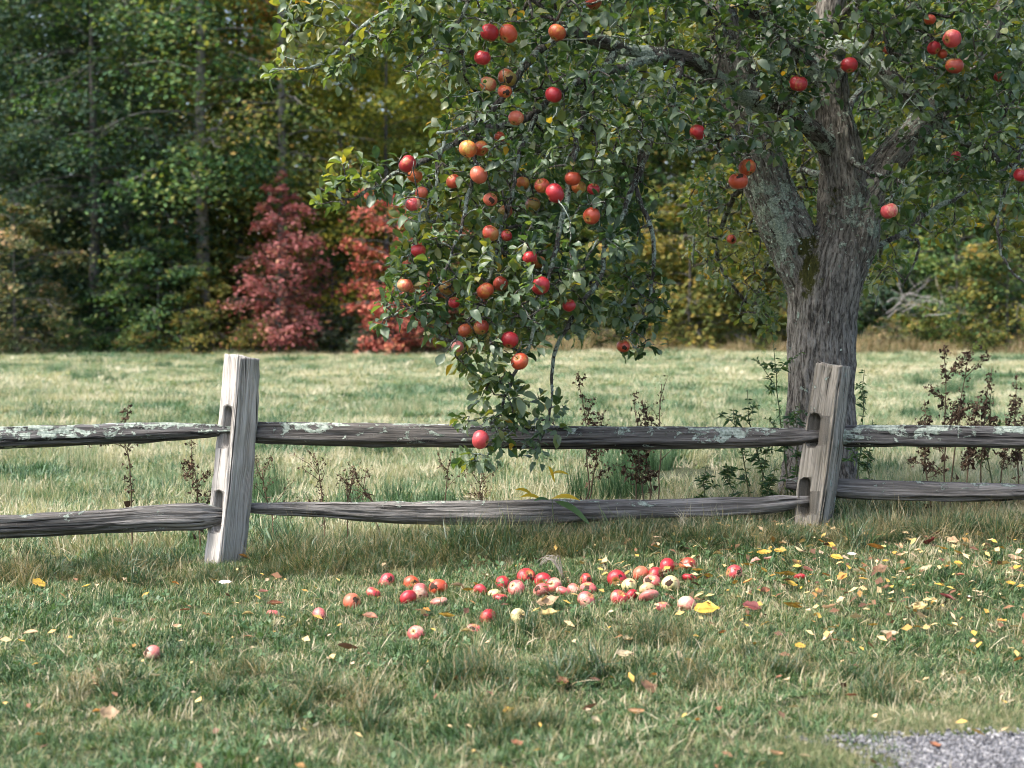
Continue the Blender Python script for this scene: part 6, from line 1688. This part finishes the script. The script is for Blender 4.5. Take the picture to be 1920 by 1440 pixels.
weed('dried_weed', 1212, 800, 7.05, -34, 'brown', 'low brown tangle beneath the three mid rail stalks', 'weed', 16, 7, 1.2)
weed('dried_weed', 1750, 745, 7.1, -18, 'brown', 'shorter dried weed leaning left of the tallest one', 'weed', 17, 6, 1.2)
weed('dried_weed', 1812, 760, 7.05, 14, 'brown', 'low bushy dried weed between the tall ones at right', 'weed', 18, 7, 1.4)
weed('dried_weed', 1878, 735, 7.15, 16, 'brown', 'dried weed second from the right edge', 'weed', 19, 6, 1.3)
weed('dried_weed', 650, 884, 7.0, 26, 'brown', 'wispy seed stalk leaning right behind the mid lower rail', 'weed', 31, 10, 0.5)
weed('dried_weed', 905, 880, 7.05, -20, 'brown', 'wispy stalk below the lowest apple', 'weed', 32, 9, 0.5)
weed('leafy_weed', 1478, 645, 7.15, -36, 'green', 'tall green leafy weed climbing left of the apple trunk', 'weed', 21, 6, 1.7)
weed('leafy_weed', 1440, 735, 7.1, -40, 'green', 'green leafy weed leaning left, second from the trunk', 'weed', 22, 6, 1.6)
weed('leafy_weed', 1410, 765, 7.15, -28, 'green', 'lower green weed leaning left above the rail', 'weed', 23, 5, 1.5)
weed('leafy_weed', 1490, 760, 7.1, 6, 'green', 'green weed growing against the apple trunk', 'weed', 24, 5, 1.5)
weed('leafy_weed', 1605, 698, 7.25, 14, 'green', 'green weed rising just right of the leaning post', 'weed', 25, 6, 1.6)
weed('leafy_weed', 1625, 780, 7.1, 8, 'green', 'bushy green weed right of the leaning post', 'weed', 26, 6, 1.8)
weed('leafy_weed', 1870, 720, 7.1, 2, 'green', 'slim green weed between the dried ones at right', 'weed', 27, 3, 0.7)
weed('leafy_weed', 1380, 880, 7.0, -10, 'green', 'low green weed between the rails left of the trunk', 'weed', 28, 6, 1.4)
weed('leafy_weed', 1445, 870, 7.0, 8, 'green', 'low bushy weed at the foot of the trunk', 'weed', 29, 6, 1.6)
weed('leafy_weed', 1315, 880, 7.05, 10, 'green', 'low sprawling weed behind the lower rail', 'weed', 30, 5, 1.2)
# yellowing willow-leaved shoot by the middle rail
ys_ = empty('yellow_shoot', tuple(ground_at(1035, 1000) * np.array((1, 0, 0)) + np.array((0, 6.6, float(terrain(P(1035, 900, 6.6)[0], 6.6)))))); tag(ys_, 'yellow leaved shoot rising in front of the lower middle rail', 'weed', 'weeds along the fence')
b0 = np.array(ys_.location); S = Geo(); mid_ = P(1035, 935, 6.6) - b0; S.tube(np.array([(0, 0, -0.02), mid_ * 0.5 + (0.004, 0, 0), mid_]), [0.003, 0.0026, 0.0015], 5); obj('stem', S.mesh('stem', [M['green_stem']]), ys_)
for k, (x1, y1, x2, y2, c) in enumerate([(1000, 930, 966, 912, 'y'), (1015, 936, 975, 926, 'y'), (1035, 935, 1088, 931, 'y'), (1030, 890, 1066, 884, 'y'), (1040, 905, 1028, 868, 'y'), (1040, 940, 1110, 978, 'g'), (1030, 938, 1000, 935, 'g')]):
    a = P(x1, y1, 6.6) - b0; b = P(x2, y2, 6.56) - b0; d = b - a; ln = np.linalg.norm(d); s_ = unit(np.cross(d, (0.2, -0.6, 0.75))); f = np.linspace(0, 1, 7)
    w = 0.1 * ln * np.sin(np.pi * f ** 0.8) ** 0.8 + 0.0006; cpt = a + d * f[:, None] + np.array((0, 0, -0.14 * ln)) * (f ** 2)[:, None] + np.array((0, 0, 0.1 * ln)) * np.sin(np.pi * f)[:, None]
    V = np.stack([cpt - s_ * w[:, None], cpt - np.array((0, 0, 1)) * w[:, None] * 0.3, cpt + s_ * w[:, None]], 1).reshape(-1, 3)
    Q = []
    for i in range(6):
        for j in (0, 1): Q.append((3 * i + j, 3 * i + 3 + j, 3 * i + 4 + j, 3 * i + 1 + j))
    obj('leaf', np_mesh('leaf', V, np.array(Q), [M['weed_yellow' if c == 'y' else 'weed_green']], True, {'tone': np.full(len(V), rr.uniform(0.2, 0.9))}), ys_)

# bleached wisp of dead grass among the apples
wb = ground_h(1060, 1088, 0.0); wo = empty('dead_grass_wisp', tuple(wb)); tag(wo, 'bleached arching wisp of dead grass behind the fallen apples', 'dead grass', 'weeds along the fence')
r_ = np.random.default_rng(3)
M['bleached'] = flat_mat('bleached_stalk', (0.2, 0.18, 0.15), (0.36, 0.33, 0.28), 30, 0.8)
for k in range(7):
    u = np.linspace(0, 1, 10)[:, None]; d = np.array((-0.07 + 0.02 * r_.normal(), 0.02 * r_.normal(), 0)); h = r_.uniform(0.06, 0.11)
    G = Geo(); G.tube(np.array((r_.normal(0, 0.012), 0, 0)) + d * u * 1.2 + np.array((0, 0, 1)) * h * np.sin(u * 2.4) * 1.0, np.linspace(0.0022, 0.0009, 10), 4)
    obj('stalk', G.mesh('stalk', [M['bleached']]), wo)
